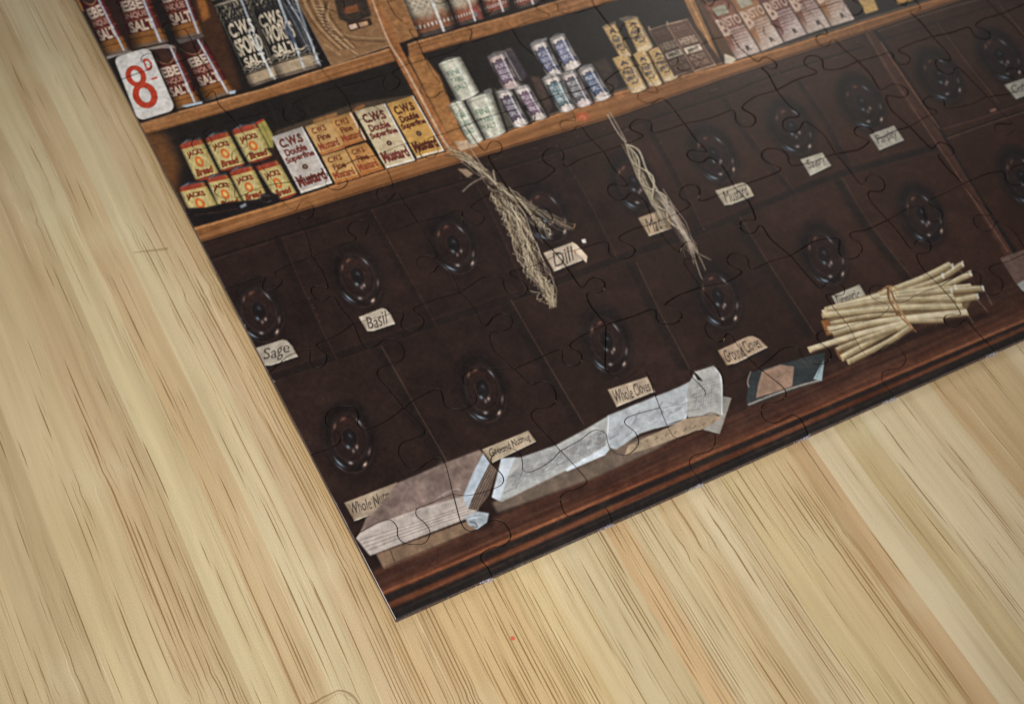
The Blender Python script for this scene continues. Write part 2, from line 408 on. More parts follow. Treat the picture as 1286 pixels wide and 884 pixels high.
def lid(q):
    (a, b) = q; mx, my = (a[0]+b[0])/2, (a[1]+b[1])/2
    poly([(a[0]+1.5, a[1]), (a[0]+3, a[1]-2.5), (mx-6, my-3.6), (mx+6, my-4.0), (b[0]-3, b[1]-3), (b[0]-1, b[1]), (b[0], b[1]+1), (a[0]+2, a[1]+1.5)], (58, 60, 66), .8, .95)
    stroke([(a[0]+3, a[1]-1), (mx-3, my-2.6)], 1.4, (150, 158, 168), .75, .7)
poly(zF((820, 90), (868, 58), (928, 160), (935, 300)), (150, 140, 76), 1.2)
stroke(zF((850, 75), (925, 240)), 1.4, (110, 100, 56), .7, .8); poly(zF((800, 85), (862, 52), (868, 66), (815, 95)), (160, 60, 44), .8)
for q in (((295, 232), (450, 190), (568, 422), (408, 470)), ((468, 188), (628, 142), (742, 358), (575, 405)), ((645, 135), (820, 85), (932, 300), (765, 352)),
          ((290, 520), (470, 480), (592, 700), (395, 745)), ((478, 460), (625, 430), (742, 640), (575, 680)), ((630, 415), (790, 372), (895, 580), (735, 625)), ((808, 375), (962, 330), (1090, 552), (950, 600))):
    zq = zF(*q); lid((zq[0], zq[1])); quad(zq, jack_tin, .7, CAN)
poly(zF((880, 250), (940, 245), (990, 330), (960, 330), (815, 372), (830, 345), (930, 300)), (40, 28, 24), 1.5, .9)
poly(zF((300, 690), (345, 655), (480, 648), (600, 620), (760, 600), (840, 590), (850, 560), (900, 545), (960, 560), (975, 600), (930, 628), (860, 640), (700, 690), (560, 735), (400, 775), (330, 760)), (26, 21, 22), 1.6, fine=8)
for k in range(26):
    a = 0.1+rng.random()*5; stroke(zF((860+40*math.cos(a)+rng.random()*40, 590+22*math.sin(a)), (880+45*math.cos(a+.7), 590+24*math.sin(a+.7))), .9, (78, 70, 68), .5, .7)
poly(zF((700, 640), (740, 618), (750, 636), (715, 655)), (150, 160, 172), 1.2, .8)
stroke(zF((400, 700), (560, 680), (690, 655)), 1.6, (92, 62, 52), .6, 1.2)
# --- mustard boxes
def mustard(base, ink, small=False, side=(150, 120, 80)):
    def fn(u, v):
        c = flat(u, base)
        n = np.sin(u*7+v*3)*6; c = c+n[..., None]
        if small:
            c = put(c, word(u, v, "C.W.S", .16, .10, .72, .30, .03, arc=-.05), ink)
            c = put(c, word(u, v, "Fine", .22, .36, .72, .56, .03, arc=-.05), ink)
            c = put(c, word(u, v, "Mustard", .08, .60, .90, .86, .035, arc=-.05), (134, 62, 38))
            c = put(c, band(v, .90, 1.1, .01)*.7, (160, 92, 48))
        else:
            c = put(c, word(u, v, "C.W.S", .12, .075, .84, .23, .05, arc=-.03), ink)
            c = put(c, word(u, v, "Double", .14, .255, .82, .38, .045, arc=-.02), ink)
            c = put(c, word(u, v, "Superfine", .05, .385, .95, .515, .045, arc=-.04), ink)
            r = np.sqrt(((u-.5)/.17)**2+((v-.62)/.085)**2)
            c = put(c, band(r, .85, .97, .04)*.6, (160, 130, 96)); c = put(c, 1-sm(.45, .62, r), (74, 54, 46)); c = put(c, (1-sm(.1, .3, r))*.7, (150, 130, 110))
            c = put(c, word(u, v, "Mustard", .06, .72, .94, .91, .05, arc=-.02), ink)
            c = put(c, band(u, .965, 1.1, .012), (226, 226, 228)); c = put(c, band(v, .965, 1.1, .01)*.7, (226, 220, 210))
        return c*(1-.12*sm(.2, 0, v))[..., None]
    return fn
poly(zG((62, 385), (100, 345), (640, 160), (830, 130), (1010, 105), (1010, 120), (260, 330)), (80, 64, 50), 2, .8)
poly(zG((340, 275), (500, 222), (505, 250), (345, 300)), (146, 104, 62), 1.5, .9); poly(zG((620, 190), (680, 168), (690, 190), (600, 225)), (150, 100, 58), 1.5, .8)
for q, f_ in ((((60, 390), (268, 320), (470, 698), (258, 766)), mustard((176, 168, 162), (104, 50, 42))),
              (((284, 322), (446, 268), (556, 462), (396, 515)), mustard((180, 142, 92), (100, 48, 32), True)),
              (((396, 520), (556, 470), (655, 655), (492, 706)), mustard((180, 140, 88), (96, 44, 30), True)),
              (((444, 270), (598, 222), (700, 408), (550, 456)), mustard((172, 128, 76), (96, 44, 30), True)),
              (((560, 468), (700, 425), (818, 602), (660, 652)), mustard((174, 126, 74), (98, 46, 30), True)),
              (((618, 216), (822, 164), (1026, 545), (830, 600)), mustard((188, 172, 142), (102, 44, 38))),
              (((833, 166), (1010, 110), (1222, 480), (1040, 530)), mustard((184, 142, 78), (78, 34, 28)))):
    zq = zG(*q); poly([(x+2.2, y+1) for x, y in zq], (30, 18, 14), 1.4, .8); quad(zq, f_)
stroke(zG((590, 228), (690, 408)), 1.8, (220, 214, 210), .9, .7)
# --- small tins of the middle bay
def spice_tin(base, ink, block, hl=.7):
    def fn(u, v):
        n = np.sin(u*31+np.sin(v*19)*2)*np.sin(v*37+u*9)
        c = flat(u, base)+(n*5)[..., None]
        e = np.maximum(np.abs(u-.47-.04*np.sin(v*8))/.40, np.abs(v-.50-.03*np.sin(u*9))/.33)
        c = put(c, (1-sm(.86, 1.0, e+.06*np.sin(u*25+v*9)))*.92, block)
        c = put(c, band(e+.06*np.sin(u*25+v*9), .92, 1.04, .05)*.85, ink)
        for k, s in enumerate(("PURE", "GROUND", "SPICE")):
            c = put(c, word(u, v, s, .16, .26+.17*k, .80, .38+.17*k, .02)*.75, (206, 204, 206))
        c = put(c, band(v, -.1, .05, .02)*.6, (120, 116, 116))
        c = c*(1-.5*sm(.26, 0, u)-.6*sm(.74, 1, u)+.10*band(u, .3, .5, .12))[..., None]
        return put(c, band(u, hl, hl+.06, .03)*.75, (230, 230, 234))
    return fn
def salt_green(u, v):
    n = np.sin(u*23+v*13)*np.sin(v*41); c = flat(u, (190, 188, 172))+(n*6)[..., None]
    for k, s in enumerate(("FINE", "TABLE", "SALT")):
        c = put(c, word(u, v, s, .15, .24+.2*k, .72, .38+.2*k, .02)*.75, (84, 112, 96))
    c = c*(1.04-.5*sm(.26, 0, u)-.5*sm(.76, 1, u))[..., None]
    return put(c, band(u, .66, .73, .03)*.7, (222, 226, 220))
poly(zC((1150, 420), (1240, 390), (1330, 560), (1290, 640), (1200, 560)), (58, 46, 40), 2, .9)
poly(zC((730, 520), (790, 520), (880, 720), (850, 770), (780, 640)), (74, 56, 50), 2, .9)
poly(zH((430, 60), (470, 80), (560, 310), (520, 330), (470, 200)), (84, 80, 68), 2, .9)
purp, blue_, gray_ = (74, 64, 80), (58, 74, 104), (74, 72, 78)
cr = (206, 194, 188)
for z, q, f_ in ((zC, ((110, 438), (262, 390), (388, 620), (240, 686)), salt_green), (zH, ((125, 176), (228, 150), (362, 402), (265, 432)), salt_green), (zH, ((242, 150), (420, 92), (512, 350), (372, 402)), salt_green),
                 (zC, ((440, 392), (560, 352), (668, 575), (552, 604)), spice_tin((190, 168, 164), (44, 34, 44), (96, 76, 96))), (zH, ((442, 92), (550, 72), (668, 292), (562, 322)), spice_tin(cr, (42, 36, 56), purp)),
                 (zH, ((562, 66), (670, 42), (790, 250), (690, 276)), spice_tin(cr, (50, 34, 48), (98, 72, 92))), (zC, ((725, 308), (838, 270), (950, 492), (850, 522)), spice_tin(cr, (36, 40, 66), (86, 90, 120))),
                 (zC, ((858, 272), (962, 232), (1075, 432), (962, 482)), spice_tin(cr, (34, 38, 62), (92, 96, 128))), (zC, ((805, 536), (925, 500), (1036, 722), (930, 758)), spice_tin(cr, (26, 36, 46), (88, 112, 118))),
                 (zC, ((928, 510), (1040, 476), (1152, 690), (1042, 722)), spice_tin((196, 180, 178), (34, 34, 44), gray_)), (zC, ((1048, 480), (1152, 440), (1278, 642), (1170, 684)), spice_tin(cr, (34, 36, 60), blue_))):
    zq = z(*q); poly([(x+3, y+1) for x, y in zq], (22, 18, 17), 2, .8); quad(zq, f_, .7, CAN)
    (x_, y_), (x2, y2) = zq[0], zq[1]; ux, uy = (zq[3][0]-x_)*.05, (zq[3][1]-y_)*.05
    stroke([(x_+1, y_), ((x_+x2)/2-ux, (y_+y2)/2-uy-1.2), (x2-1, y2)], 1.5, (150, 148, 146), .8, .6); stroke([(x_+1+ux, y_+uy), ((x_+x2)/2+ux*.6, (y_+y2)/2+uy*.6), (x2-1+ux, y2+uy)], 1.0, (70, 64, 62), .6, .6)
    (x_, y_), (x2, y2) = zq[3], zq[2]; stroke([(x_+1, y_-ux*.2), ((x_+x2)/2+ux, (y_+y2)/2+uy), (x2-1, y2)], 1.6, (206, 198, 192), .6, .7)
poly(zC((440, 380), (600, 325), (608, 342), (445, 398)), (92, 88, 86), 1.2, .8)
poly(zC((560, 350), (610, 335), (712, 515), (668, 560)), (70, 60, 66), 1.4, .9); stroke(zC((560, 355), (665, 545)), 1.4, (200, 200, 204), .8, .7)
for zq in (zC((735, 290), (840, 255), (845, 272), (745, 306)), zC((862, 262), (950, 228), (968, 240), (870, 276)), zC((1060, 460), (1140, 430), (1150, 445), (1065, 480)), zH((360, 80), (410, 60), (425, 85), (380, 110))):
    poly(zq, (126, 124, 124), 1.0, .85)
poly(zC((370, 60), (376, 62)), (0, 0, 0)) if False else None
# orange stamp on the shelf edge
r_ = zC((1030, 790), (1050, 765), (1085, 752), (1115, 765), (1125, 795), (1100, 815), (1060, 812))
poly(spline(r_+[r_[0]], 4), (172, 84, 52), 1.3, .8); stroke(zC((1062, 798), (1078, 780), (1098, 792), (1090, 806)), 1.4, (206, 150, 112), .8, .7)
# --- herb tins and herb boxes
def herb_tin(u, v):
    n = np.sin(u*21+v*11)*np.sin(v*43+u*7); c = flat(u, (184, 152, 104))+(n*10)[..., None]
    r = np.sqrt(((u-.5)/.38)**2+((v-.55)/.24)**2); c = put(c, band(r+.08*np.sin(u*30), .85, 1.02, .06)*.8, (48, 50, 66))
    for k, (s, a) in enumerate((("A", .12), ("HERB", .40), ("MINT", .56))):
        c = put(c, word(u, v, s, .24, a, .76, a+.12, .03)*.9, (44, 48, 68))
    c = put(c, band(v, .88, 1.1, .03)*.6, (214, 196, 168))
    c = c*(1-.4*sm(.14, 0, u)-.45*sm(.86, 1, u))[..., None]
    return put(c, band(u, .76, .82, .03)*.55, (226, 214, 190))
def herb_box(k):
    def fn(u, v):
        c = flat(u, (88, 64, 52)); e = np.maximum(np.abs(u-.5)*2, np.abs(v-.5)*2)
        c = put(c, sm(.945, .965, e)*.85, (176, 146, 120))
        c = put(c, word(u, v, "DRIED", .20, .10, .80, .19, .01)*.5, (140, 116, 98)); c = put(c, word(u, v, "HERBS", .12, .34, .88, .48, .02)*.9, (176, 154, 134))
        c = put(c, band(u, .12, .86, .01)*band(v, .54, .655, .008), (206, 190, 170)); c = put(c, word(u, v, "MINT", .22, .56, .76, .635, .04), (70, 54, 46))
        c = put(c, word(u, v, "READY", .14, .70, .86, .80, .01)*.75, (160, 138, 120)); c = put(c, word(u, v, "TO USE", .18, .84, .82, .92, .01)*.75, (170, 148, 128))
        return c*(k)
    return fn
for q in (((180, 150), (270, 115), (378, 312), (270, 362)), ((35, 185), (122, 165), (238, 372), (160, 395)), ((100, 398), (218, 378), (338, 592), (228, 628)), ((235, 372), (330, 345), (442, 562), (350, 582)), ((338, 350), (436, 314), (552, 512), (450, 552))):
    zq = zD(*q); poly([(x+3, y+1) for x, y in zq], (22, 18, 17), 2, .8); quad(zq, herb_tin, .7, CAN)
for zq in (zD((35, 185), (120, 145), (125, 165), (45, 195)), zD((140, 130), (200, 112), (260, 112), (270, 125), (180, 152))): poly(zq, (120, 108, 92), 1.0, .8)
quad(zD((343, 202), (478, 160), (660, 470), (522, 520)), herb_box(.8)); poly(zD((600, 130), (625, 115), (840, 420), (800, 440)), (60, 42, 34), 1.2)
quad(zD((460, 165), (604, 130), (802, 440), (656, 487)), herb_box(1.08))
for z_ in (zD((345, 180), (352, 202)), zD((468, 145), (474, 168))): stroke(z_, 2.0, (196, 176, 150), .9, .8)
# --- brown cartons behind the right divider
def carton(base, k):
    def fn(u, v):
        c = flat(u, base); n = np.sin(u*17+v*5)*np.sin(v*29)
        c = c+(n*6)[..., None]
        c = put(c, band(u, .22, .72, .02)*band(v, .10, .25, .02)*.9, (168, 166, 146))
        B = word(u, v, "B", .06, .30, .36, .60, .03)+word(u, v, "ISTO", .36, .30, .98, .46, .02)
        c = put(c, B*.95, (206, 178, 158))
        for j in range(7):
            c = put(c, word(u, v, "iiiIlliIi", .34-.02*j, .50+.055*j, .98, .54+.055*j, .015)*.85, (212, 198, 194))
        w = sm(.58, .95, v+.25*(u-.5)); c = put(c, w*.85, (206, 192, 184))
        c = put(c, word(u, v, "R", .55, .84, .74, .93, .05)*.9, (40, 30, 28))
        c = put(c, band(u, .965, 1.1, .01)*.8, (44, 26, 22)); return c*(1-.3*sm(.08, 0, u))[..., None]
    return fn
Bs = [(925, 75), (956, 65.5), (985, 54), (1014, 43.5), (1044, 33.5), (1074, 24.5)]
poly([(884, -8), (1090, -70), (1078, 24), (925, 76)], (40, 26, 22), 1.4)
for i in range(5):
    a, b = Bs[i], Bs[i+1]; k = 1.0 if i < 2 else 1.0
    quad([(a[0]-42, a[1]-69), (b[0]-42, b[1]-69), b, a], carton((124, 78, 60) if i % 3 == 0 else (148, 102, 66) if i % 3 == 1 else (108, 60, 52), i))
poly([(1074, -8), (1092, -14), (1103, 13), (1087, 18)], (196, 160, 100), .9); stroke([(1080, 2), (1096, -3)], 1.5, (84, 84, 90), .8, .8)
poly([(1122, -6), (1152, -12), (1156, -2), (1128, 6)], (196, 150, 84), .9)
for k in range(6): stroke([(1080+k*3, -2+k*1.5), (1092+k*2, -6+k*2)], .8, (120, 90, 50), .5, .6)

# ================= cabinet of spice drawers
LINE = (20, 15, 14)
drawtop = [(205, 346), (262, 326), (337, 302), (500, 251), (699, 191), (815, 151), (909, 120), (970, 96), (1085, 59)]
midline = [(280, 498), (345, 474), (480, 429), (600, 389), (680, 362), (774, 326), (879, 291), (966, 254), (1055, 219), (1177, 184)]
stroke(drawtop, 4.5, LINE, .75, 1.6); stroke([(x, y+3) for x, y in drawtop], 1.2, (84, 56, 44), .5, .9)
stroke([(x, y-13) for x, y in drawtop], 1.6, (62, 42, 34), .5, 2)
for k in range(34):
    t = rng.random(); x = 560+t*520; y = np.interp(x, [a[0] for a in cabtop], [a[1] for a in cabtop])+6+rng.random()*16
    stroke([(x, y), (x+1.5+2*rng.random(), y-.6)], 1.2, (140, 124, 112), .25+.5*rng.random(), .6)
stroke([(x+2, y) for x, y in midline], 13, (29, 21, 19), .9, 2.4); stroke([(x, y+5.5) for x, y in midline], 1.2, (74, 50, 40), .45, 1.0)
stroke([(x, y-7) for x, y in midline], 1.0, (78, 54, 44), .4, 1.0)
up_sep = [((354, 297), (379, 359), (423, 452)), ((466, 262), (511, 342), (548, 410)), ((595, 225), (628, 290), (662, 368)), ((704, 192), (738, 250), (776, 326)),
          ((815, 152), (850, 215), (885, 290)), ((914, 123), (950, 180), (1002, 245)), ((1006, 100), (1040, 150), (1074, 215))]
for s in up_sep:
    stroke([(x-5, y+1) for x, y in s], 11, (30, 21, 19), .75, 3.2); stroke(s, 1.3, (88, 62, 50), .40, .9)
for i, s in enumerate([((479, 435), (520, 508), (563, 582)), ((642, 377), (690, 460), (734, 534)), ((799, 330), (830, 395), (866, 462)), ((929, 272), (975, 345), (1024, 420)), ((1058, 224), (1092, 280), (1170, 380))]):
    stroke([(x-6, y+2) for x, y in s], 15, (27, 20, 18), .8, 4); stroke(s, 1.3, (104, 80, 66), .55, .8)
for k in range(40):
    s = up_sep[k % 7]; t = rng.random(); x = s[0][0]+(s[2][0]-s[0][0])*t; y = s[0][1]+(s[2][1]-s[0][1])*t
    stroke([(x, y), (x+1, y+1.5)], 1.3, (150, 130, 116), .5*rng.random(), .6)
# --- right hand post and the drawers beyond it
poly(zE((470, 165), (515, 160), (695, 420), (980, 884), (1120, 1110), (1250, 1320), (1200, 1330), (1060, 1090), (900, 830), (640, 470)), (68, 43, 34), 1.0, fine=5, mid=8, vgrain=10)
stroke(zE((478, 170), (650, 450), (935, 880), (1205, 1290)), 1.5, (136, 104, 90), .65, .9)
poly(zE((505, 150), (545, 165), (870, 665), (1000, 900), (1200, 1210), (1290, 1340), (1250, 1330), (960, 850), (700, 415)), (24, 19, 18), 1.0)
stroke(zE((552, 215), (700, 440), (855, 660)), 1.5, (170, 124, 100), .75, .7)
stroke(zE((540, 162), (700, 108), (880, 50), (1060, 0)), 1.5, (150, 124, 108), .6, .8)
stroke(zE((570, 200), (840, 120), (1150, 25), (1500, -90)), 2.5, LINE, .8, 1.2)
stroke(zE((840, 115), (1000, 330), (1160, 530)), 3.5, (84, 56, 46), .7, 1.4); stroke(zE((850, 115), (1012, 330), (1172, 530)), 1.6, LINE, .6, 1.0)
stroke(zE((1150, 10), (1286, 180), (1400, 340)), 3.5, (90, 60, 50), .7, 1.3); stroke(zE((1162, 8), (1298, 180)), 1.6, LINE, .6, 1.0)
stroke(zE((862, 665), (1080, 600), (1286, 530), (1500, 460)), 5, (74, 49, 41), .8, 1.6); stroke(zE((865, 655), (1080, 592), (1286, 522), (1500, 452)), 1.4, LINE, .7, 1.0)
stroke(zE((890, 712), (1080, 645), (1286, 575), (1500, 505)), 1.8, (112, 84, 72), .7, .8); stroke(zE((890, 703), (1080, 636), (1286, 566), (1500, 496)), 3, (20, 15, 15), .8, 1.0)
poly(zE((1110, 565), (1140, 555), (1145, 568), (1115, 578)), (150, 110, 92), 1.0, .8)

# --- turned drawer knobs
def knob(c, mj, mn, rot=0.0, dim=1.0):
    mj = (mj[0]*1.06, mj[1]*1.04); mn = (mn[0]*1.08, mn[1]*1.08)
    """c centre, mj and mn half axes, all on the photo"""
    q = [(c[0]-mj[0]-mn[0], c[1]-mj[1]-mn[1]), (c[0]-mj[0]+mn[0], c[1]-mj[1]+mn[1]), (c[0]+mj[0]+mn[0], c[1]+mj[1]+mn[1]), (c[0]+mj[0]-mn[0], c[1]+mj[1]-mn[1])]
    jit = np.random.default_rng(int(c[0]*7)).normal(0, 1, 12)
    def fn(u, v):
        x = (u-.5)*2; y = (v-.5)*2; r = np.sqrt(x*x+y*y); a = np.degrees(np.arctan2(y, x))
        def hl(r0, rw, a0, aw, k, c_, cc): return put(cc, np.exp(-((r-r0)/rw)**2-(((a-a0+180) % 360-180)/aw)**2)*k*dim, c_)
        cc = flat(u, (25, 18, 17))
        cc = put(cc, np.exp(-((r-.95)/.03)**2)*.40*(.15+.85*sm(-.2, .9, y)), (92, 72, 66)); cc = put(cc, np.exp(-((r-.70)/.02)**2)*.16, (96, 78, 72))
        cc = put(cc, band(r, .0, .66, .03), (29, 20, 19))
        cc = put(cc, band(r, .36, .54, .04)*(.25+.75*sm(.6, -.8, y-.2*x))*.40, (66, 38, 30))
        cc = put(cc, np.exp(-((r-.64)/.03)**2)*.22, (88, 66, 58))
        cc = put(cc, np.exp(-((r-.30)/.04)**2)*.30, (76, 54, 48))
        cc = put(cc, 1-sm(.13, .30, r), (20, 16, 17))
        j = jit
        cc = hl(.60, .035, -38+4*j[0], 13, .7, (160, 168, 182), cc)
        cc = hl(.55, .04, -100+6*j[1], 13, .55, (168, 112, 88), cc)
        cc = hl(.60, .045, -140+6*j[7], 9, .5, (190, 140, 112), cc)
        cc = hl(.84, .035, 128+4*j[2], 13, .85, (140, 164, 186), cc); cc = hl(.94, .03, 134+4*j[3], 9, .6, (110, 134, 160), cc)
        cc = hl(.68, .04, 104+4*j[4], 7, .7, (206, 196, 196), cc)
        cc = hl(.86, .045, 60+4*j[5], 6, .9, (214, 186, 172), cc); cc = hl(.78, .05, 30+4*j[6], 8, .6, (150, 132, 126), cc)
        cc = hl(.26, .045, 120, 15, .75, (130, 160, 176), cc); cc = hl(.34, .05, 62+5*j[8], 10, .7, (190, 176, 172), cc)
        cc = hl(.36, .05, 88+5*j[9], 8, .6, (180, 166, 160), cc); cc = hl(.07, .05, -60, 60, .55, (96, 112, 120), cc)
        return cc, (1-sm(.90, 1.03, r))*.95
    # soft shade the knob throws on its drawer
    e = [(c[0]-1+1.12*(mj[0]*math.cos(t)+mn[0]*math.sin(t)), c[1]+1+1.12*(mj[1]*math.cos(t)+mn[1]*math.sin(t))) for t in np.linspace(0, 6.283, 28)[:-1]]
    poly(e, (26, 19, 17), 3.5, .55)
    quad(q, fn, .5, [(.5+.53*math.cos(t), .5+.53*math.sin(t)) for t in np.linspace(0, 6.283, 40)[:-1]])
upper = [(325, 390), (449, 347), (570, 306), (685, 268), (796, 229), (896, 194), (994, 160), (1083, 129), (1180, 95), (1256, 70)]
for i, c in enumerate(upper):
    t = i/9; knob(c, (11+9*t, 40-9*t), (29-9*t, -6-4*t))
lower = [(439, 550), (606, 488), (762, 428), (902, 372), (1035, 320), (1158, 269), (1283, 222)]
for i, c in enumerate(lower):
    t = i/6; knob(c, (9+9*t, 44-9*t), (30-9*t, -6-4*t))

# --- paper drawer labels with handwriting
def tag_quad(q, s, tint=(168, 158, 138), ink=(46, 40, 38), shape=None, mg=.10):
    tint = (tint[0]*.93, tint[1]*.93, tint[2]*.97)
    def fn(u, v):
        c = flat(u, tint); c = c+(np.sin(u*13+v*7)*5)[..., None]
        e = np.maximum(np.abs(u-.5)*2, np.abs(v-.5)*2); c = c-(sm(.86, 1.0, e)*26)[..., None]
        w = word(u, v+.035*np.sin(u*11), s, mg, .17, 1-mg, .86, .0, .45); c = put(c, np.clip(w*1.25, 0, 1)*(.74+.14*np.sin(u*31+v*9)), ink)
        c = c-(np.clip(np.sin(u*5.1+2)*np.sin(v*3+u*2), 0, 1)*16)[..., None]
        c = put(c, band(v, .955, 1.1, .02)*.6, (220, 216, 206)); return c
    poly([(x+1.5, y+2) for x, y in q], (16, 12, 11), 1.8, .7)
    quad(q, fn, .6, shape)
clip = [(0, 0), (.82, 0), (.93, .12), (1, .45), (1, 1), (.2, 1), (0, .9)]
tag_quad(zI((365, 712), (530, 660), (580, 755), (408, 812)), "Sage", shape=clip)
tag_quad(zI((884, 556), (1028, 500), (1070, 590), (932, 636)), "Basil", (184, 172, 150), shape=clip)
tag_quad(zJ((734, 594), (880, 540), (930, 632), (788, 688)), "Dill", (188, 172, 148))
poly(zJ((876, 540), (900, 552), (955, 612), (950, 646), (882, 580)), (206, 188, 168), .8)
poly(zJ((885, 580), (898, 588), (892, 604)), (150, 96, 56), .8)
poly(zJ((925, 528), (945, 524), (950, 545), (930, 545)), (206, 200, 200), .8)
tag_quad(zK((245, 620), (372, 574), (420, 672), (300, 712)), "Mace", (172, 150, 120))
tag_quad(zK((635, 482), (795, 434), (832, 508), (688, 564)), "Mustard", (188, 176, 150), shape=clip)
tag_quad(zK((1065, 326), (1176, 290), (1222, 356), (1115, 408)), "Savory", (186, 180, 158))
tag_quad(zL((505, 280), (632, 234), (682, 306), (555, 358)), "Parsley", (184, 178, 158))
tag_quad(zE((1184, 436), (1310, 394), (1360, 465), (1245, 508)), "Curry", (178, 172, 152))
tag_quad(zO((820, 290), (962, 230), (1010, 310), (850, 345)), "Turmeric", (180, 172, 150))
tag_quad(zO((245, 562), (432, 478), (500, 548), (296, 646)), "Ground Cloves", (180, 156, 128), shape=clip, mg=.06)
tag_quad(zN((655, 520), (855, 455), (895, 530), (700, 608)), "Whole Cloves", (180, 162, 136), mg=.06)
tag_quad(zR((20, 500), (255, 404), (296, 460), (70, 570)), "Ground Nutmeg", (172, 156, 130), mg=.06)
tag_quad(zQ((128, 366), (395, 262), (440, 360), (180, 460)), "Whole Nutmeg", (160, 142, 118), mg=.05)
def crumple(pts, amp, sc, seed, ridge=True, blur=1.2):
    """creases and blotches of paper inside an outline"""
    r = cover([tx(p) for p in pts], blur)
    if r is None: return
    y0, x0, m = r; n = fbm(m.shape[0], m.shape[1], sc, sc, seed, 4)
    if ridge: n = .30-np.abs(n)*2.2
    f = 1+amp*n*m*2; img[y0:y0+m.shape[0], x0:x0+m.shape[1]] *= f[..., None]
# --- counter ledge: mouldings in perspective, drawn as bands above the sheet's bottom edge
def bot(x, d0, d1):
    """d0 photo pixels above the bottom edge at x = 560, d1 at x = 1286"""
    y = 778-(x-497)*353/789; return (x, y-(d0+(d1-d0)*(x-560)/726))
def ledge(d0, d1, w0, w1, c, a, blur, **kw):
    xs = np.linspace(440, 1420, 26)
    poly([bot(x, d0, d1) for x in xs]+[bot(x, d0+w0, d1+w1) for x in xs[::-1]], c, blur, a, **kw)
ledge(-30, -20, 104, 96, (56, 36, 29), .9, 3.5, grain=16)
ledge(36, 24, 36, 34, (68, 40, 30), .75, 3, grain=20)
ledge(52, 44, 12, 10, (50, 32, 26), .5, 3, grain=12)
ledge(-30, -20, 44, 33, (27, 24, 24), .95, 2, grain=8)
ledge(17, 9.5, 7.5, 5, (98, 56, 36), .85, 1.5, grain=34)
ledge(26, 16, 9, 5, (30, 25, 24), .85, 1.8, grain=8)
ledge(36.5, 20.5, 5, 4, (128, 76, 50), .85, 1.4, grain=44)
ledge(41, 24, 6, 10, (84, 50, 36), .6, 2.0, grain=26)
ledge(9, 5, 2, 1.5, (52, 42, 36), .6, 1.2, grain=20)
for k in range(90):
    x = 540+rng.random()*740; dd = rng.random()*62; p = bot(x, dd, dd*.6); q = bot(x+3+12*rng.random(), dd, dd*.6)
    stroke([p, q], .9, (146, 96, 68) if rng.random() < .5 else (20, 14, 12), .25*rng.random()+.1, .7)

# --- papers on the ledge
stroke(zQ((290, 660), (560, 560), (880, 460)), 14, (22, 15, 13), .7, 4)
poly(zQ((290, 625), (760, 455), (800, 500), (330, 700)), (118, 96, 78), 1.6, fine=6, mid=14)
stroke(zQ((360, 600), (385, 665)), 1.2, (60, 46, 40), .8, .7); stroke(zQ((335, 690), (800, 500)), 1.6, (70, 52, 44), .7, 1)
poly(zQ((188, 545), (240, 470), (420, 400), (730, 330), (810, 395), (770, 440), (260, 634)), (164, 154, 148), 1.2, fine=6, mid=10, grain=8)
for k in range(8): stroke(zQ((205+k*6, 556+k*9), (480, 470+k*8.0), (780, 372+k*7)), 1.1, (196, 186, 178) if k % 2 else (108, 98, 96), .5, .8)
poly(zQ((300, 392), (395, 268), (600, 180), (812, 100), (838, 120), (780, 220), (735, 330), (500, 400), (300, 470), (210, 520), (240, 440)), (120, 103, 96), 1.4, fine=9, mid=20)
for k in range(46):
    a = rng.random(); b = rng.random(); p = (330+a*420, 390-a*200-40+b*70)
    stroke(zQ(p, (p[0]+50*rng.random()+10, p[1]-60*rng.random()-10)), 5+7*rng.random(), (84, 70, 66) if rng.random() < .6 else (140, 122, 112), .28, 3)
stroke(zQ((300, 480), (520, 400), (730, 345)), 2.4, (170, 158, 150), .7, 1.1)
poly(zQ((832, 118), (866, 168), (800, 300), (752, 398), (728, 336), (780, 214)), (160, 170, 182), .9, fine=6)
poly(zQ((866, 168), (905, 196), (860, 330), (800, 405), (756, 398), (800, 300)), (92, 76, 66), .9, fine=8)
for k in range(9): stroke(zQ((862+k*5, 176+k*3), (800+k*5, 300+k*3), (758+k*6, 396)), .8, (150, 140, 134) if k % 2 else (54, 44, 40), .6, .6)
poly(zQ((738, 440), (800, 410), (860, 420), (850, 470), (800, 504), (756, 480)), (150, 158, 166), 1.2); stroke(zQ((760, 462), (790, 470), (800, 490), (772, 486)), 1.2, (64, 54, 50), .8, .7)
for k in range(5): stroke(zQ((752+k*14, 452-k*3), (790+k*10, 440)), 1.0, (206, 214, 220), .6, .7)
crumple(zQ((300, 392), (395, 268), (600, 180), (812, 100), (838, 120), (735, 330), (300, 470), (210, 520)), .30, 60, 71, False)
crumple(zQ((188, 545), (240, 470), (730, 330), (810, 395), (870, 420), (800, 505), (330, 700), (260, 640)), .12, 24, 72, False)
stroke(zQ((600, 340), (680, 300), (715, 298)), 2, (170, 160, 154), .6, 1.2)
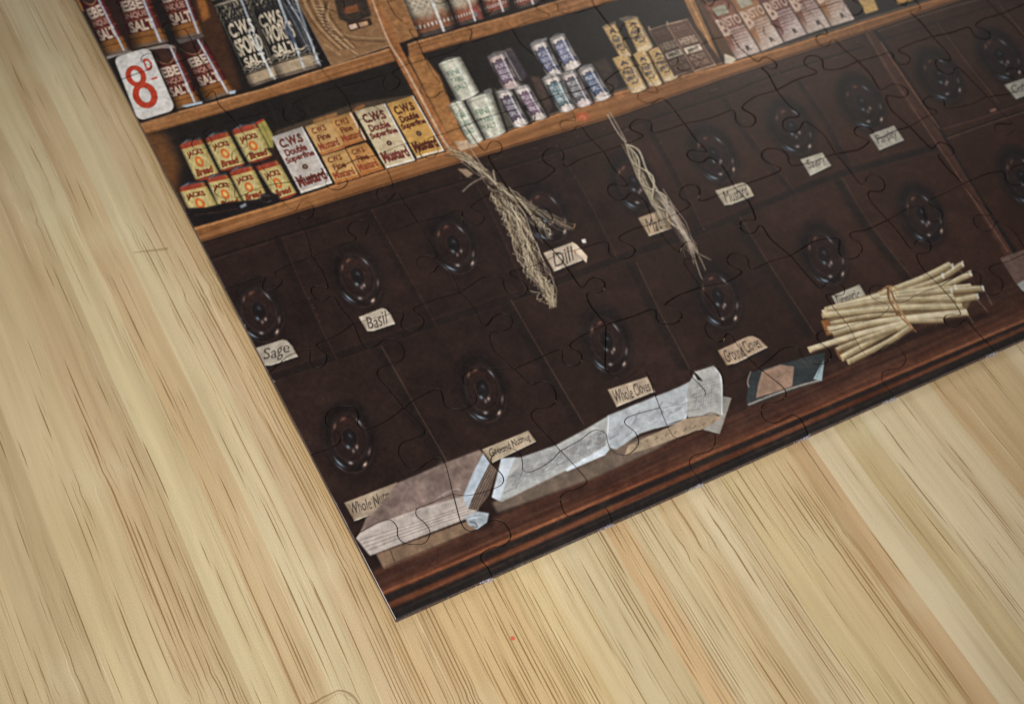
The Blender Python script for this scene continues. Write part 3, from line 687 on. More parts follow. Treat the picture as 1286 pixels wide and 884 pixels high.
# middle newspaper
poly(zR((70, 770), (100, 820), (560, 655), (640, 620), (900, 500), (1000, 440), (940, 400), (420, 560)), (100, 86, 76), 2.6, fine=6, mid=12)
poly(zR((118, 545), (215, 540), (390, 480), (540, 400), (668, 325), (660, 500), (610, 540), (440, 610), (120, 765), (70, 740)), (156, 157, 156), 1.3, fine=6, mid=8)
for k in range(17):
    t = k/17; stroke(zR((215-t*90, 560+t*150), (430-t*40, 500+t*95), (640, 395+t*90)), 1.0, (96, 94, 96), .3, .6)
for k in range(26): stroke(zR((230+k*16, 552-k*7), (196+k*17, 700-k*7)), 1.0, (164, 166, 170), .35, .7)
stroke(zR((220, 548), (226, 600), (190, 700)), 1.3, (92, 88, 88), .5, .8)
poly(zR((118, 548), (190, 540), (160, 610), (110, 760), (70, 742), (100, 640)), (176, 184, 194), 1.0)
poly(zR((440, 600), (600, 510), (650, 480), (665, 500), (640, 530), (600, 546), (450, 612)), (196, 204, 212), .9)
poly(zR((655, 330), (900, 230), (1020, 180), (1100, 140), (1050, 345), (820, 420), (700, 500), (655, 490)), (164, 169, 174), 1.3, fine=4, mid=6)
stroke(zR((660, 340), (652, 480)), 1.4, (216, 224, 230), .8, .7); stroke(zR((1052, 225), (1046, 345), (900, 392)), 1.4, (206, 216, 224), .8, .7)
poly(zR((1098, 108), (1190, 78), (1232, 130), (1236, 330), (1200, 322), (1060, 340), (1052, 220), (1072, 150)), (156, 156, 154), 1.2, fine=5, mid=8)
poly(zR((1238, 232), (1282, 240), (1222, 422), (1140, 402), (1130, 380), (1220, 330)), (140, 136, 130), .9, fine=8)
for k in range(12): stroke(zR((1236-k*1, 245+k*14), (1276-k*5, 252+k*14)), .8, (96, 92, 90), .45, .6)
poly(zR((980, 380), (1050, 345), (1200, 322), (1230, 345), (1130, 400), (1010, 440), (850, 500), (740, 530), (760, 480)), (150, 132, 112), .9, fine=8, mid=12)
for k in range(9): stroke(zR((800+k*48, 478-k*14), (812+k*48, 462-k*14)), 1.6, (84, 70, 62), .6, .7)
stroke(zR((1140, 330), (1180, 316), (1225, 332)), 2.0, (96, 82, 72), .7, 1); stroke(zR((1195, 85), (1230, 150), (1232, 325)), 1.8, (210, 218, 224), .8, .8)
for k in range(7): stroke(zR((1110+k*12, 180), (1096+k*13, 300)), .9, (92, 90, 92), .35, .7)
poly(zR((1080, 98), (1104, 118), (1138, 156), (1110, 150)), (30, 24, 24), .8)
poly(zR((1090, 100), (1110, 118), (1100, 112)), (210, 216, 220), .8)
crumple(zR((20, 700), (118, 545), (390, 480), (668, 325), (1100, 140), (1190, 80), (1285, 240), (1220, 422), (1000, 440), (560, 655), (100, 820)), .07, 26, 73, False)
for j in range(15):
    for k in range(26):
        t = k/26; u_ = j/15; x_ = 222+t*425-u_*80; y_ = 556-t*150+u_*(165-t*35)
        if rng.random() < .86: stroke(zR((x_, y_), (x_+9+5*rng.random(), y_-4)), 1.25, (96, 94, 96), .18+.2*rng.random(), .6)
for j in range(9):
    for k in range(12):
        if rng.random() < .8: x_ = 1095+k*11-j*2; y_ = 170+j*17-k*3; stroke(zR((x_, y_), (x_+7, y_-2)), 1.2, (88, 86, 88), .4, .55)
for j in range(26):
    x_ = 290+rng.random()*1; pass
for k in range(60):
    a = rng.random()*1.0; p = (120+a*1050, 640-a*470+rng.random()*90); stroke(zR(p, (p[0]+12+40*rng.random(), p[1]-8-26*rng.random())), 1+2*rng.random(), (206, 214, 222) if rng.random() < .5 else (92, 88, 90), .30, 1.0)
# booklet
poly(zO((410, 665), (440, 668), (700, 595), (790, 572), (772, 720), (640, 760), (400, 850), (392, 810)), (48, 52, 54), .9, fine=7, mid=10)
poly(zO((470, 670), (560, 636), (632, 645), (622, 745), (440, 805), (452, 730)), (142, 116, 100), .9, fine=7)
for k in range(9): stroke(zO((478-k*3, 690+k*11), (530, 676+k*11), (560+(k % 3)*10, 664+k*11)), .9, (84, 66, 58), .55, .6)
stroke(zO((400, 838), (520, 790), (650, 745), (770, 712)), 2.6, (166, 154, 144), .85, .8, fine=10); stroke(zO((402, 850), (530, 800), (770, 722)), 1.4, (50, 38, 34), .8, .8)
poly(zO((784, 612), (772, 718), (728, 708), (760, 650)), (146, 164, 170), .9); stroke(zO((780, 620), (745, 700)), 1.0, (60, 70, 76), .7, .6)
stroke(zO((412, 670), (398, 720), (404, 750)), 1.6, (176, 168, 156), .8, .8)
poly(zP((1165, 140), (1290, 95), (1500, 20), (1560, 200), (1310, 330), (1245, 268)), (96, 76, 70), .9, fine=8, mid=12); poly(zP((1250, 270), (1300, 240), (1400, 210), (1420, 300), (1310, 325), (1275, 300)), (150, 150, 148), .9)

# --- bundle of rolled quills tied with twine
Qs = [((285, 400), (640, 300), (900, 180), 9, 0), ((560, 320), (780, 235), (915, 168), 9, 1), ((600, 330), (840, 250), (975, 168), 9, 2), ((640, 318), (860, 280), (1018, 215), 9, 1),
      ((560, 345), (800, 310), (1020, 280), 10, 0), ((640, 330), (920, 300), (1080, 290), 10, 2), ((270, 415), (560, 375), (930, 330), 10, 0), ((760, 390), (900, 360), (1050, 330), 10, 1),
      ((290, 400), (600, 350), (940, 345), 9, 2), ((275, 425), (620, 390), (975, 380), 10.5, 1), ((310, 468), (500, 430), (640, 425), 6, 2), ((300, 500), (640, 450), (1000, 410), 11, 0),
      ((320, 520), (560, 465), (880, 452), 7, 2), ((200, 600), (460, 520), (700, 462), 8.5, 0), ((365, 640), (560, 530), (700, 470), 8.5, 1), ((395, 662), (600, 560), (720, 480), 8, 2), ((340, 600), (480, 545), (640, 490), 7, 2)]
poly(zP((290, 390), (600, 290), (900, 250), (1040, 300), (990, 410), (700, 470), (400, 650), (330, 560)), (118, 98, 70), 2.5, .95)
stroke(zP((300, 640), (520, 620), (760, 520), (1100, 420)), 10, (26, 16, 13), .6, 4)
poly(zP((262, 455), (300, 445), (330, 520), (290, 530)), (130, 86, 48), 1.2); poly(zP((325, 590), (380, 600), (385, 660), (355, 650)), (110, 76, 52), 1.2)
for a, b, c, w, sh in Qs:
    w = w*1.22
    base = ((192, 176, 146), (170, 154, 120), (152, 134, 102))[sh]
    pts = zP(a, b, c)
    stroke([(x+.6, y+1.9) for x, y in pts], w*.92, (92, 74, 54), .55, 1.2); stroke(pts, w*.88, base, 1, .8, fine=4, mid=4)
    stroke([(x-.3, y-1.4) for x, y in pts], w*.26, (208, 200, 176), .65, 1.0); stroke([(x+.4, y+w*.25) for x, y in pts], w*.14, (104, 84, 58), .6, .7)
for p in ((270, 430), (285, 402), (300, 500), (205, 602), (368, 645), (398, 662), (925, 180), (975, 168), (1015, 215), (1050, 330), (1078, 292), (875, 228), (918, 302), (938, 285)):
    (x, y), = zP(p); poly([(x-2, y-3), (x+1, y-4), (x+2.5, y+3), (x, y+3.5)], (206, 206, 198) if p[0] > 800 else (184, 160, 126), .8, .8)
for a, b in (((985, 400), (1030, 465)), ((1045, 345), (1105, 410)), ((1085, 300), (1125, 375)), ((950, 190), (1000, 240))): stroke(zP(a, b), 1.0, (176, 160, 150), .6, .8)
stroke(zP((600, 285), (610, 350), (660, 430), (745, 512)), 3.6, (128, 92, 62), 1, .7, w2=2.0); stroke(zP((612, 280), (632, 350), (680, 430), (720, 490)), 3.2, (168, 130, 92), 1, .7)
stroke(zP((560, 310), (600, 280), (650, 290)), 2.6, (150, 116, 82), .9, .8); stroke(zP((598, 290), (604, 350), (650, 425)), 1.0, (80, 56, 40), .7, .6)

# --- dried bunches hanging over the drawers
def wisp(path, n, spread0, spread1, wid, cols, ln=(0.35, 1.0), start=(0, .5), taper=False):
    P = np.array(spline(path, 12)); d = np.gradient(P, axis=0); d /= np.linalg.norm(d, axis=1)[:, None]; nn = np.stack([-d[:, 1], d[:, 0]], 1)
    m = len(P)
    for k in range(n):
        s = int(m*(start[0]+(start[1]-start[0])*rng.random())); e = min(m-1, s+int(m*(ln[0]+(ln[1]-ln[0])*rng.random())))
        if e-s < 3: continue
        nk = 12 if taper else 7; idx = np.linspace(s, e, nk).astype(int); o0 = rng.normal(0, .55); o1 = rng.normal(0, .6)
        tt = idx/m; off = (o0*(1-tt)+o1*tt)*(spread0+(spread1-spread0)*(tt if not taper else np.sin(np.clip(tt*1.08, 0, 1)*math.pi)**.8*1.25))+rng.normal(0, 1.9 if taper else 1.25, nk)
        pts = [tuple(P[i]+nn[i]*o) for i, o in zip(idx, off)]
        stroke(pts, wid*(.7+.6*rng.random()), cols[k % len(cols)], .75, .55, w2=wid*.5)
G = [(176, 164, 140), (118, 104, 86), (204, 192, 168), (58, 46, 38), (152, 136, 110)]
stroke(zJ((500, 260), (620, 520), (740, 820)), 16, (24, 17, 16), .5, 6)
wisp(zJ((470, 240), (545, 350), (600, 450), (650, 580), (700, 690), (760, 790), (785, 870)), 105, 4, 14, 1.5, G, (.14, .34), (0, .85), True)
wisp(zJ((470, 240), (545, 350), (600, 450), (650, 580), (700, 690), (760, 790), (785, 870)), 26, 4, 16, 1.3, G, (.5, 1), (0, .3), True)
wisp(zJ((480, 245), (600, 330), (680, 420), (740, 470), (770, 530)), 36, 5, 11, 1.3, G, (.2, .5), (0, .7))
wisp(zJ((480, 240), (600, 320), (720, 390), (820, 450), (890, 470)), 16, 4, 7, 1.0, G, (.6, 1), (0, .3))
wisp(zJ((235, 75), (330, 110), (410, 170), (480, 245)), 46, 8, 5, 1.3, G)
stroke(zJ((345, 35), (400, 120), (445, 180)), 2.0, (150, 132, 112), .9, .7); stroke(zJ((325, 285), (370, 245), (425, 215)), 2.4, (128, 116, 106), .9, .7)
stroke(zJ((480, 175), (490, 230)), 2.2, (160, 148, 132), .9, .7); stroke(zJ((535, 445), (580, 510), (610, 560)), 1.2, (130, 112, 94), .8, .6)
poly(zJ((300, 170), (345, 170), (380, 195), (350, 215), (330, 195)), (150, 128, 104), 1.0, .9); stroke(zJ((455, 205), (485, 235), (495, 250)), 3.0, (168, 156, 138), .9, .8)
stroke(zJ((820, 448), (880, 470), (893, 450)), 1.6, (150, 120, 96), .9, .6)
stroke(zK((240, 300), (340, 560), (480, 740)), 14, (20, 14, 14), .5, 5)
stroke(zK((92, 95), (140, 180), (185, 240)), 1.8, (170, 158, 144), .95, .6); stroke(zK((105, 85), (150, 165), (190, 238)), 1.6, (150, 138, 124), .95, .6)
wisp(zK((182, 240), (235, 350), (290, 460), (345, 560), (400, 660)), 46, 7, 8, 1.3, [(150, 140, 116), (100, 92, 70), (184, 174, 152), (72, 64, 48)], (.4, 1), (0, .5))
for ph in (0, math.pi):
    bp = []
    for k in range(26):
        t = k/25; cx_, cy_ = 185+t*330, 245+t*500+25*math.sin(t*3); a_ = 30*math.sin(math.pi*min(1, t*1.15))+5
        bp.append((cx_+a_*math.sin(t*15+ph)*.9, cy_-a_*math.sin(t*15+ph)*.5))
    stroke([(x+.8, y+1.2) for x, y in zK(*bp)], 3.6, (44, 34, 28), .7, .9, smooth=False); stroke(zK(*bp), 2.7, (172, 160, 138), .95, .6, smooth=False, fine=16)
stroke(zK((180, 245), (250, 280), (290, 380), (350, 490), (390, 540)), 3.2, (162, 150, 134), .95, .6); stroke(zK((185, 250), (215, 340), (280, 480), (350, 580), (380, 640)), 2.4, (140, 126, 108), .9, .6)
wisp(zK((340, 480), (420, 600), (500, 740), (530, 800)), 34, 7, 5, 1.3, [(158, 146, 132), (124, 110, 98), (176, 164, 150)], (.5, 1), (0, .3))
for q in (((500, 740), (530, 850)), ((510, 740), (560, 820), (590, 884)), ((500, 720), (545, 790), (618, 832)), ((505, 740), (560, 900), (575, 930))): stroke(zK(*q), 1.9, (150, 136, 122), .9, .6, w2=1.2)
stroke(zK((385, 600), (410, 625), (405, 670)), 1.4, (150, 112, 86), .8, .7)
stroke([(334, 470), (341, 477), (345, 480)], 2.2, (150, 154, 160), .8, .7)
for p in ((301, 402), (306, 410), (315, 430)): poly([(p[0]-2, p[1]-4), (p[0]+2, p[1]-2), (p[0]+3, p[1]+4), (p[0], p[1]+4)], (150, 160, 176), 1.0, .8)

crumple([(90, -10), (900, -10), (900, 90), (560, 190), (240, 300), (150, 150)], .16, 9, 81, False)
crumple([(450, -10), (1100, -10), (1090, 40), (900, 90), (560, 190)], .16, 9, 82, False)
crumple([(200, 340), (1286, -20), (1286, 420), (500, 780)], .16, 14, 83, False)
# --- print grain and export of the picture as an in-memory texture
img = gblur(img, .40)
soft = gblur(img, 4.5); img = img+(img-soft)*.34*np.clip(soft.mean(2, keepdims=True)/90, .25, 1); del soft
img += (np.random.default_rng(3).normal(0, 2.2, (TH, TW)).astype(np.float32))[..., None]
img = np.clip(img, 6, 244)/255.0
rgba = np.ones((TH, TW, 4), np.float32); rgba[..., :3] = img
picture = bpy.data.images.new("printed_picture", TW, TH, alpha=False)
picture.pixels.foreach_set(rgba.ravel()); picture.update(); picture.pack()

# ------------------------------------------------------------------ materials
def new_mat(name):
    m = bpy.data.materials.new(name); m.use_nodes = True; nt = m.node_tree
    return m, nt, nt.nodes["Principled BSDF"]
def N(nt, t, **kw):
    n = nt.nodes.new(t)
    for k, v in kw.items(): setattr(n, k, v)
    return n
def S(nt, node, key, val):
    if hasattr(val, "outputs") or isinstance(val, bpy.types.NodeSocket):
        nt.links.new(val if isinstance(val, bpy.types.NodeSocket) else val.outputs[0], node.inputs[key])
    else: node.inputs[key].default_value = val
def math_(nt, op, a, b=None, c=None, clamp=False):
    n = N(nt, 'ShaderNodeMath', operation=op, use_clamp=clamp); S(nt, n, 0, a)
    if b is not None: S(nt, n, 1, b)
    if c is not None: S(nt, n, 2, c)
    return n.outputs[0]
def noise(nt, vec, scale, detail=2, rough=.5, dim='3D'):
    n = N(nt, 'ShaderNodeTexNoise', noise_dimensions=dim); nt.links.new(vec, n.inputs['Vector'] if dim != '1D' else n.inputs['W'])
    n.inputs['Scale'].default_value = scale; n.inputs['Detail'].default_value = detail; n.inputs['Roughness'].default_value = rough
    return n.outputs[0]
def ramp(nt, fac, stops, interp='LINEAR'):
    n = N(nt, 'ShaderNodeValToRGB'); r = n.color_ramp; r.interpolation = interp
    while len(r.elements) > 1: r.elements.remove(r.elements[-1])
    for i, (p, c) in enumerate(stops):
        e = r.elements[0] if i == 0 else r.elements.new(p)
        e.position = p; e.color = (*c, 1) if len(c) == 3 else c
    nt.links.new(fac, n.inputs[0]); return n.outputs[0]
def comb(nt, x, y, z=0.0):
    n = N(nt, 'ShaderNodeCombineXYZ'); S(nt, n, 0, x); S(nt, n, 1, y); S(nt, n, 2, z); return n.outputs[0]
def mixc(nt, fac, a, b, mode='MIX'):
    n = N(nt, 'ShaderNodeMix', data_type='RGBA', blend_type=mode); S(nt, n, 0, fac); S(nt, n, 6, a); S(nt, n, 7, b); return n.outputs[2]
def bump(nt, h, strength, dist, normal=None):
    n = N(nt, 'ShaderNodeBump'); n.inputs['Strength'].default_value = strength; n.inputs['Distance'].default_value = dist
    nt.links.new(h, n.inputs['Height'])
    if normal is not None: nt.links.new(normal, n.inputs['Normal'])
    return n.outputs[0]

m_print, nt, bs = new_mat("printed_gloss_sheet")
uvn = N(nt, 'ShaderNodeUVMap'); uvn.uv_map = "sheet"
im = N(nt, 'ShaderNodeTexImage', interpolation='Cubic', extension='EXTEND'); im.image = picture
nt.links.new(uvn.outputs[0], im.inputs[0]); nt.links.new(im.outputs[0], bs.inputs['Base Color'])
geo = N(nt, 'ShaderNodeNewGeometry')
w1 = noise(nt, geo.outputs['Position'], 9000, 2); w2 = noise(nt, geo.outputs['Position'], 60, 2)
hh = math_(nt, 'ADD', math_(nt, 'MULTIPLY', w1, .12), w2)
nt.links.new(bump(nt, hh, .25, .00012), bs.inputs['Normal'])
bs.inputs['Roughness'].default_value = .38; bs.inputs['Specular IOR Level'].default_value = .15

m_card, nt, bs = new_mat("grey_cardboard_core")
geo = N(nt, 'ShaderNodeNewGeometry')
a = noise(nt, geo.outputs['Position'], 1400, 4, .65); b = noise(nt, geo.outputs['Position'], 160, 3)
ly = N(nt, 'ShaderNodeMapping'); ly.inputs['Scale'].default_value = (1, 1, 14); nt.links.new(geo.outputs['Position'], ly.inputs[0])
l_ = noise(nt, ly.outputs[0], 260, 3, .6)
c_ = ramp(nt, math_(nt, 'ADD', math_(nt, 'MULTIPLY', a, .55), math_(nt, 'MULTIPLY', l_, .5)), [(.36, (.015, .011, .01)), (.5, (.075, .056, .052)), (.68, (.26, .22, .23))])
nt.links.new(mixc(nt, ramp(nt, b, [(.45, (0, 0, 0)), (.62, (.5, .5, .5))]), c_, (.11, .06, .04, 1)), bs.inputs['Base Color'])
nt.links.new(bump(nt, a, .8, .0002), bs.inputs['Normal']); bs.inputs['Roughness'].default_value = .9

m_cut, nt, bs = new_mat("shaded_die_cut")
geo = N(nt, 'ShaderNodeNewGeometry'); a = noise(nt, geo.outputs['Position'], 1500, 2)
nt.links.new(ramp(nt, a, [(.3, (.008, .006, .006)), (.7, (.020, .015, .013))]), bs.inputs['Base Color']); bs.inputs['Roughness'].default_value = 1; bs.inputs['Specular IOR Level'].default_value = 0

m_white, nt, bs = new_mat("white_left_rim")  # left rim colour, brown turning white towards the near corner
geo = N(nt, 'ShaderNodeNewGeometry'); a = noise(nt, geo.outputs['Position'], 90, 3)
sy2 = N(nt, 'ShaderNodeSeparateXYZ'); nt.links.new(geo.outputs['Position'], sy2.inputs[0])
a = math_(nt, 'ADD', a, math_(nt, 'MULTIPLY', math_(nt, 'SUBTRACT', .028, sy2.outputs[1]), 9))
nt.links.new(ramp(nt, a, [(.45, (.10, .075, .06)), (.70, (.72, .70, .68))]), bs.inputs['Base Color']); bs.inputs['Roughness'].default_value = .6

m_fluff, nt, bs = new_mat("torn_paper_fibre")
geo = N(nt, 'ShaderNodeNewGeometry'); a = noise(nt, geo.outputs['Position'], 2500, 3)
nt.links.new(ramp(nt, a, [(.35, (.20, .18, .24)), (.65, (.62, .60, .68))]), bs.inputs['Base Color']); bs.inputs['Roughness'].default_value = 1

# --- bamboo: laminated strips along y, dark fibres, nodes where the fibres bend
m_bam, nt, bs = new_mat("bamboo_board")
geo = N(nt, 'ShaderNodeNewGeometry'); sep = N(nt, 'ShaderNodeSeparateXYZ'); nt.links.new(geo.outputs['Position'], sep.inputs[0])
X, Y = sep.outputs[0], sep.outputs[1]
# mild drift of the fibres, wavelength of decimetres
dr = noise(nt, comb(nt, math_(nt, 'MULTIPLY', X, 6), math_(nt, 'MULTIPLY', Y, 7)), 1.0, 2)
u0 = math_(nt, 'ADD', X, math_(nt, 'MULTIPLY', math_(nt, 'SUBTRACT', dr, .5), .006))
fan = math_(nt, 'MULTIPLY', math_(nt, 'MULTIPLY', math_(nt, 'ADD', X, -.02), Y), .10)
u0 = math_(nt, 'ADD', u0, fan)
# strips
SW = .0135
cell = math_(nt, 'FLOOR', math_(nt, 'DIVIDE', u0, SW))
wn = N(nt, 'ShaderNodeTexWhiteNoise', noise_dimensions='1D'); nt.links.new(cell, wn.inputs['W'])
rnd = wn.outputs['Value']
wn2 = N(nt, 'ShaderNodeTexWhiteNoise', noise_dimensions='1D'); nt.links.new(math_(nt, 'ADD', cell, 37.3), wn2.inputs['W']); rnd2 = wn2.outputs['Value']
frac = math_(nt, 'FRACT', math_(nt, 'DIVIDE', u0, SW))
# nodes of the cane: one every 0.19 m in each strip
LN = .31
yy = math_(nt, 'DIVIDE', math_(nt, 'ADD', Y, math_(nt, 'MULTIPLY', rnd, LN)), LN)
dn = math_(nt, 'MULTIPLY', math_(nt, 'ABSOLUTE', math_(nt, 'SUBTRACT', math_(nt, 'FRACT', yy), .5)), LN)
g = math_(nt, 'EXPONENT', math_(nt, 'MULTIPLY', math_(nt, 'POWER', math_(nt, 'DIVIDE', dn, .005), 2), -1))
for npx, ns in (((412, 708), .0055), ((262, 868), .0065), ((80, 850), .006), ((62, 78), .008), ((420, 884), .006), ((30, 225), .008)):
    nx_, ny_ = sheet(npx)
    q1 = math_(nt, 'POWER', math_(nt, 'DIVIDE', math_(nt, 'SUBTRACT', X, nx_), ns), 2); q2 = math_(nt, 'POWER', math_(nt, 'DIVIDE', math_(nt, 'SUBTRACT', Y, ny_), ns*.8), 2)
    g = math_(nt, 'ADD', g, math_(nt, 'MULTIPLY', math_(nt, 'EXPONENT', math_(nt, 'MULTIPLY', math_(nt, 'ADD', q1, q2), -1)), 1.1), clamp=True)
nw = noise(nt, comb(nt, math_(nt, 'MULTIPLY', X, 260), math_(nt, 'MULTIPLY', Y, 110)), 1.0, 2)
u = math_(nt, 'ADD', u0, math_(nt, 'MULTIPLY', math_(nt, 'MULTIPLY', g, math_(nt, 'SUBTRACT', nw, .5)), .0026))
uc = math_(nt, 'ADD', u, math_(nt, 'MULTIPLY', rnd, 3.7))
# strip colours, as laid along the board
def lin(r, g_, b_): return tuple(((v/255+.055)/1.055)**2.4 if v > 10 else v/3294 for v in (r, g_, b_))
tans = [(-.20, (188, 170, 136)), (-.075, (176, 160, 128)), (-.062, (190, 174, 140)), (-.049, (182, 160, 128)), (-.041, (172, 152, 120)), (-.036, (194, 182, 148)), (-.028, (184, 160, 126)), (-.020, (196, 184, 152)),
        (-.012, (190, 170, 140)), (-.004, (184, 160, 124)), (.008, (192, 166, 126)), (.026, (198, 178, 136)), (.034, (204, 186, 148)), (.041, (196, 184, 152)), (.054, (190, 160, 122)), (.060, (196, 182, 150)), (.067, (190, 168, 132)),
        (.076, (202, 188, 158)), (.086, (194, 176, 136)), (.094, (200, 180, 142)), (.105, (180, 148, 110)), (.112, (206, 192, 164)), (.121, (180, 162, 122)), (.129, (204, 190, 160)), (.150, (186, 160, 122)), (.175, (200, 184, 152)), (.22, (190, 168, 132)), (.30, (196, 178, 144))]
u_lo, u_hi = -.21, .31
fr = math_(nt, 'DIVIDE', math_(nt, 'SUBTRACT', math_(nt, 'ADD', u0, math_(nt, 'MULTIPLY', math_(nt, 'SUBTRACT', noise(nt, comb(nt, math_(nt, 'MULTIPLY', X, 700), math_(nt, 'MULTIPLY', Y, 12)), 1, 2), .5), .0012)), u_lo), u_hi-u_lo)
base = ramp(nt, fr, [((p-u_lo)/(u_hi-u_lo), lin(c[0]*1.08-13, c[1]*1.08-13, c[2]*1.08-11)) for p, c in tans], 'CONSTANT')
base2 = ramp(nt, fr, [((p-u_lo)/(u_hi-u_lo), lin(c[0]*1.08-13, c[1]*1.08-13, c[2]*1.08-11)) for p, c in tans], 'LINEAR')
base = mixc(nt, .25, base, base2)
base = mixc(nt, .22, base, lin(194, 174, 132)+(1,))
# pale and darker veils along the grain
v1 = noise(nt, comb(nt, math_(nt, 'MULTIPLY', uc, 300), math_(nt, 'MULTIPLY', Y, 9)), 1.0, 3, .6)
base = mixc(nt, 1.0, base, ramp(nt, v1, [(.25, (.78, .74, .66)), (.5, (.97, .97, .97)), (.75, (1.1, 1.1, 1.08))]), 'MULTIPLY')
v2 = noise(nt, comb(nt, math_(nt, 'MULTIPLY', X, 45), math_(nt, 'MULTIPLY', Y, 22)), 1.0, 3)
base = mixc(nt, 1.0, base, ramp(nt, v2, [(.3, (.90, .88, .84)), (.7, (1.0, 1.0, 1.0))]), 'MULTIPLY')
base = mixc(nt, math_(nt, 'MULTIPLY', g, .25), base, lin(196, 186, 152)+(1,))
# fibre bundles: where they crowd
dens = noise(nt, comb(nt, math_(nt, 'MULTIPLY', uc, 170), math_(nt, 'MULTIPLY', Y, 5)), 1.0, 2)
dens2 = [(-.21, .42), (-.075, .45), (-.066, .62), (-.055, .42), (-.042, .48), (-.037, .66), (-.034, .44), (-.022, .52), (-.018, .42), (-.010, .55), (-.007, .66), (-.0005, .80), (.001, .5), (.008, .62), (.012, .5), (.020, .54), (.0255, .50), (.030, .74), (.0335, .40),
         (.041, .36), (.052, .46), (.056, .66), (.062, .58), (.068, .50), (.073, .58), (.076, .40), (.085, .66), (.090, .46), (.0935, .42), (.099, .58), (.105, .66), (.111, .32), (.31, .44)]
dmap = ramp(nt, fr, [((p-u_lo)/(u_hi-u_lo), (v, v, v)) for p, v in dens2[:32]])
dens3 = noise(nt, comb(nt, math_(nt, 'MULTIPLY', uc, 420), math_(nt, 'MULTIPLY', Y, 12)), 1.0, 1)
th = math_(nt, 'ADD', math_(nt, 'MULTIPLY', math_(nt, 'SUBTRACT', dens, .5), .62), math_(nt, 'MULTIPLY', math_(nt, 'SUBTRACT', dmap, .5), .36))
th = math_(nt, 'ADD', th, math_(nt, 'MULTIPLY', math_(nt, 'SUBTRACT', dens3, .5), .36))
far = N(nt, 'ShaderNodeMapRange'); nt.links.new(Y, far.inputs[0]); far.inputs[1].default_value = .07; far.inputs[2].default_value = .16; far.inputs[3].default_value = 0; far.inputs[4].default_value = .07
th = math_(nt, 'SUBTRACT', th, far.outputs[0])
def fibres(per, vf, wmax, t, seed, gain):
    """fine parallel lines with random lengths and tapering ends; per lines to the metre"""
    wob = noise(nt, comb(nt, math_(nt, 'MULTIPLY', uc, 210+seed), math_(nt, 'MULTIPLY', Y, 4)), 1.0, 1)
    k = math_(nt, 'ADD', math_(nt, 'MULTIPLY', uc, per), math_(nt, 'MULTIPLY', wob, 2.2))
    idn = math_(nt, 'FLOOR', k); f = math_(nt, 'ABSOLUTE', math_(nt, 'SUBTRACT', math_(nt, 'FRACT', k), .5))
    w_ = N(nt, 'ShaderNodeTexWhiteNoise', noise_dimensions='1D'); nt.links.new(math_(nt, 'ADD', idn, seed), w_.inputs['W'])
    p_ = noise(nt, comb(nt, math_(nt, 'MULTIPLY', idn, 7.31), math_(nt, 'ADD', math_(nt, 'MULTIPLY', Y, vf), math_(nt, 'MULTIPLY', w_.outputs['Value'], 40))), 1.0, 1)
    q_ = math_(nt, 'MULTIPLY', math_(nt, 'SUBTRACT', math_(nt, 'ADD', p_, th), t), gain, clamp=True)
    wd = math_(nt, 'MULTIPLY', math_(nt, 'MULTIPLY', q_, wmax), math_(nt, 'ADD', .45, math_(nt, 'MULTIPLY', w_.outputs['Value'], .55)))
    return math_(nt, 'MULTIPLY', math_(nt, 'SUBTRACT', wd, f), 9.0, clamp=True)
fibA = fibres(1250, 34, .29, .50, 3.0, 7)
fibB = fibres(2150, 60, .27, .585, 11.0, 7)
fib = math_(nt, 'MAXIMUM', fibA, math_(nt, 'MULTIPLY', fibB, .75))
light_f = ramp(nt, noise(nt, comb(nt, math_(nt, 'MULTIPLY', uc, 2900), math_(nt, 'MULTIPLY', math_(nt, 'ADD', Y, .3), 26)), 1.0, 1), [(.68, (0, 0, 0)), (.76, (1, 1, 1))])
spk = noise(nt, geo.outputs['Position'], 5200, 2, .6)
cc = mixc(nt, math_(nt, 'MULTIPLY', light_f, .5), base, lin(226, 212, 182)+(1,))
cc = mixc(nt, math_(nt, 'MULTIPLY', fib, .80), cc, lin(112, 82, 36)+(1,))
cc = mixc(nt, math_(nt, 'MULTIPLY', ramp(nt, th, [(.0, (0, 0, 0)), (.16, (1, 1, 1))]), .18), cc, lin(178, 144, 98)+(1,))
cc = mixc(nt, .5, cc, ramp(nt, spk, [(.3, (.22, .22, .22)), (.7, (.78, .78, .78))]), 'OVERLAY')
# short scratch across the grain
(ax_, ay_), (bx_, by_) = sheet((166, 312)), sheet((210, 307))
L_ = math.hypot(bx_-ax_, by_-ay_); dx_, dy_ = (bx_-ax_)/L_, (by_-ay_)/L_
px_ = math_(nt, 'SUBTRACT', X, ax_); py_ = math_(nt, 'SUBTRACT', Y, ay_)
al = math_(nt, 'ADD', math_(nt, 'MULTIPLY', px_, dx_), math_(nt, 'MULTIPLY', py_, dy_))
ac = math_(nt, 'ABSOLUTE', math_(nt, 'SUBTRACT', math_(nt, 'MULTIPLY', px_, -dy_), math_(nt, 'MULTIPLY', py_, -dx_)))
inl = math_(nt, 'MULTIPLY', math_(nt, 'GREATER_THAN', al, 0), math_(nt, 'LESS_THAN', al, L_))
scr = math_(nt, 'MULTIPLY', inl, math_(nt, 'LESS_THAN', ac, math_(nt, 'MULTIPLY', math_(nt, 'ADD', math_(nt, 'DIVIDE', al, L_), .5), .00028)))
cc = mixc(nt, math_(nt, 'MULTIPLY', scr, .6), cc, lin(120, 96, 60)+(1,))
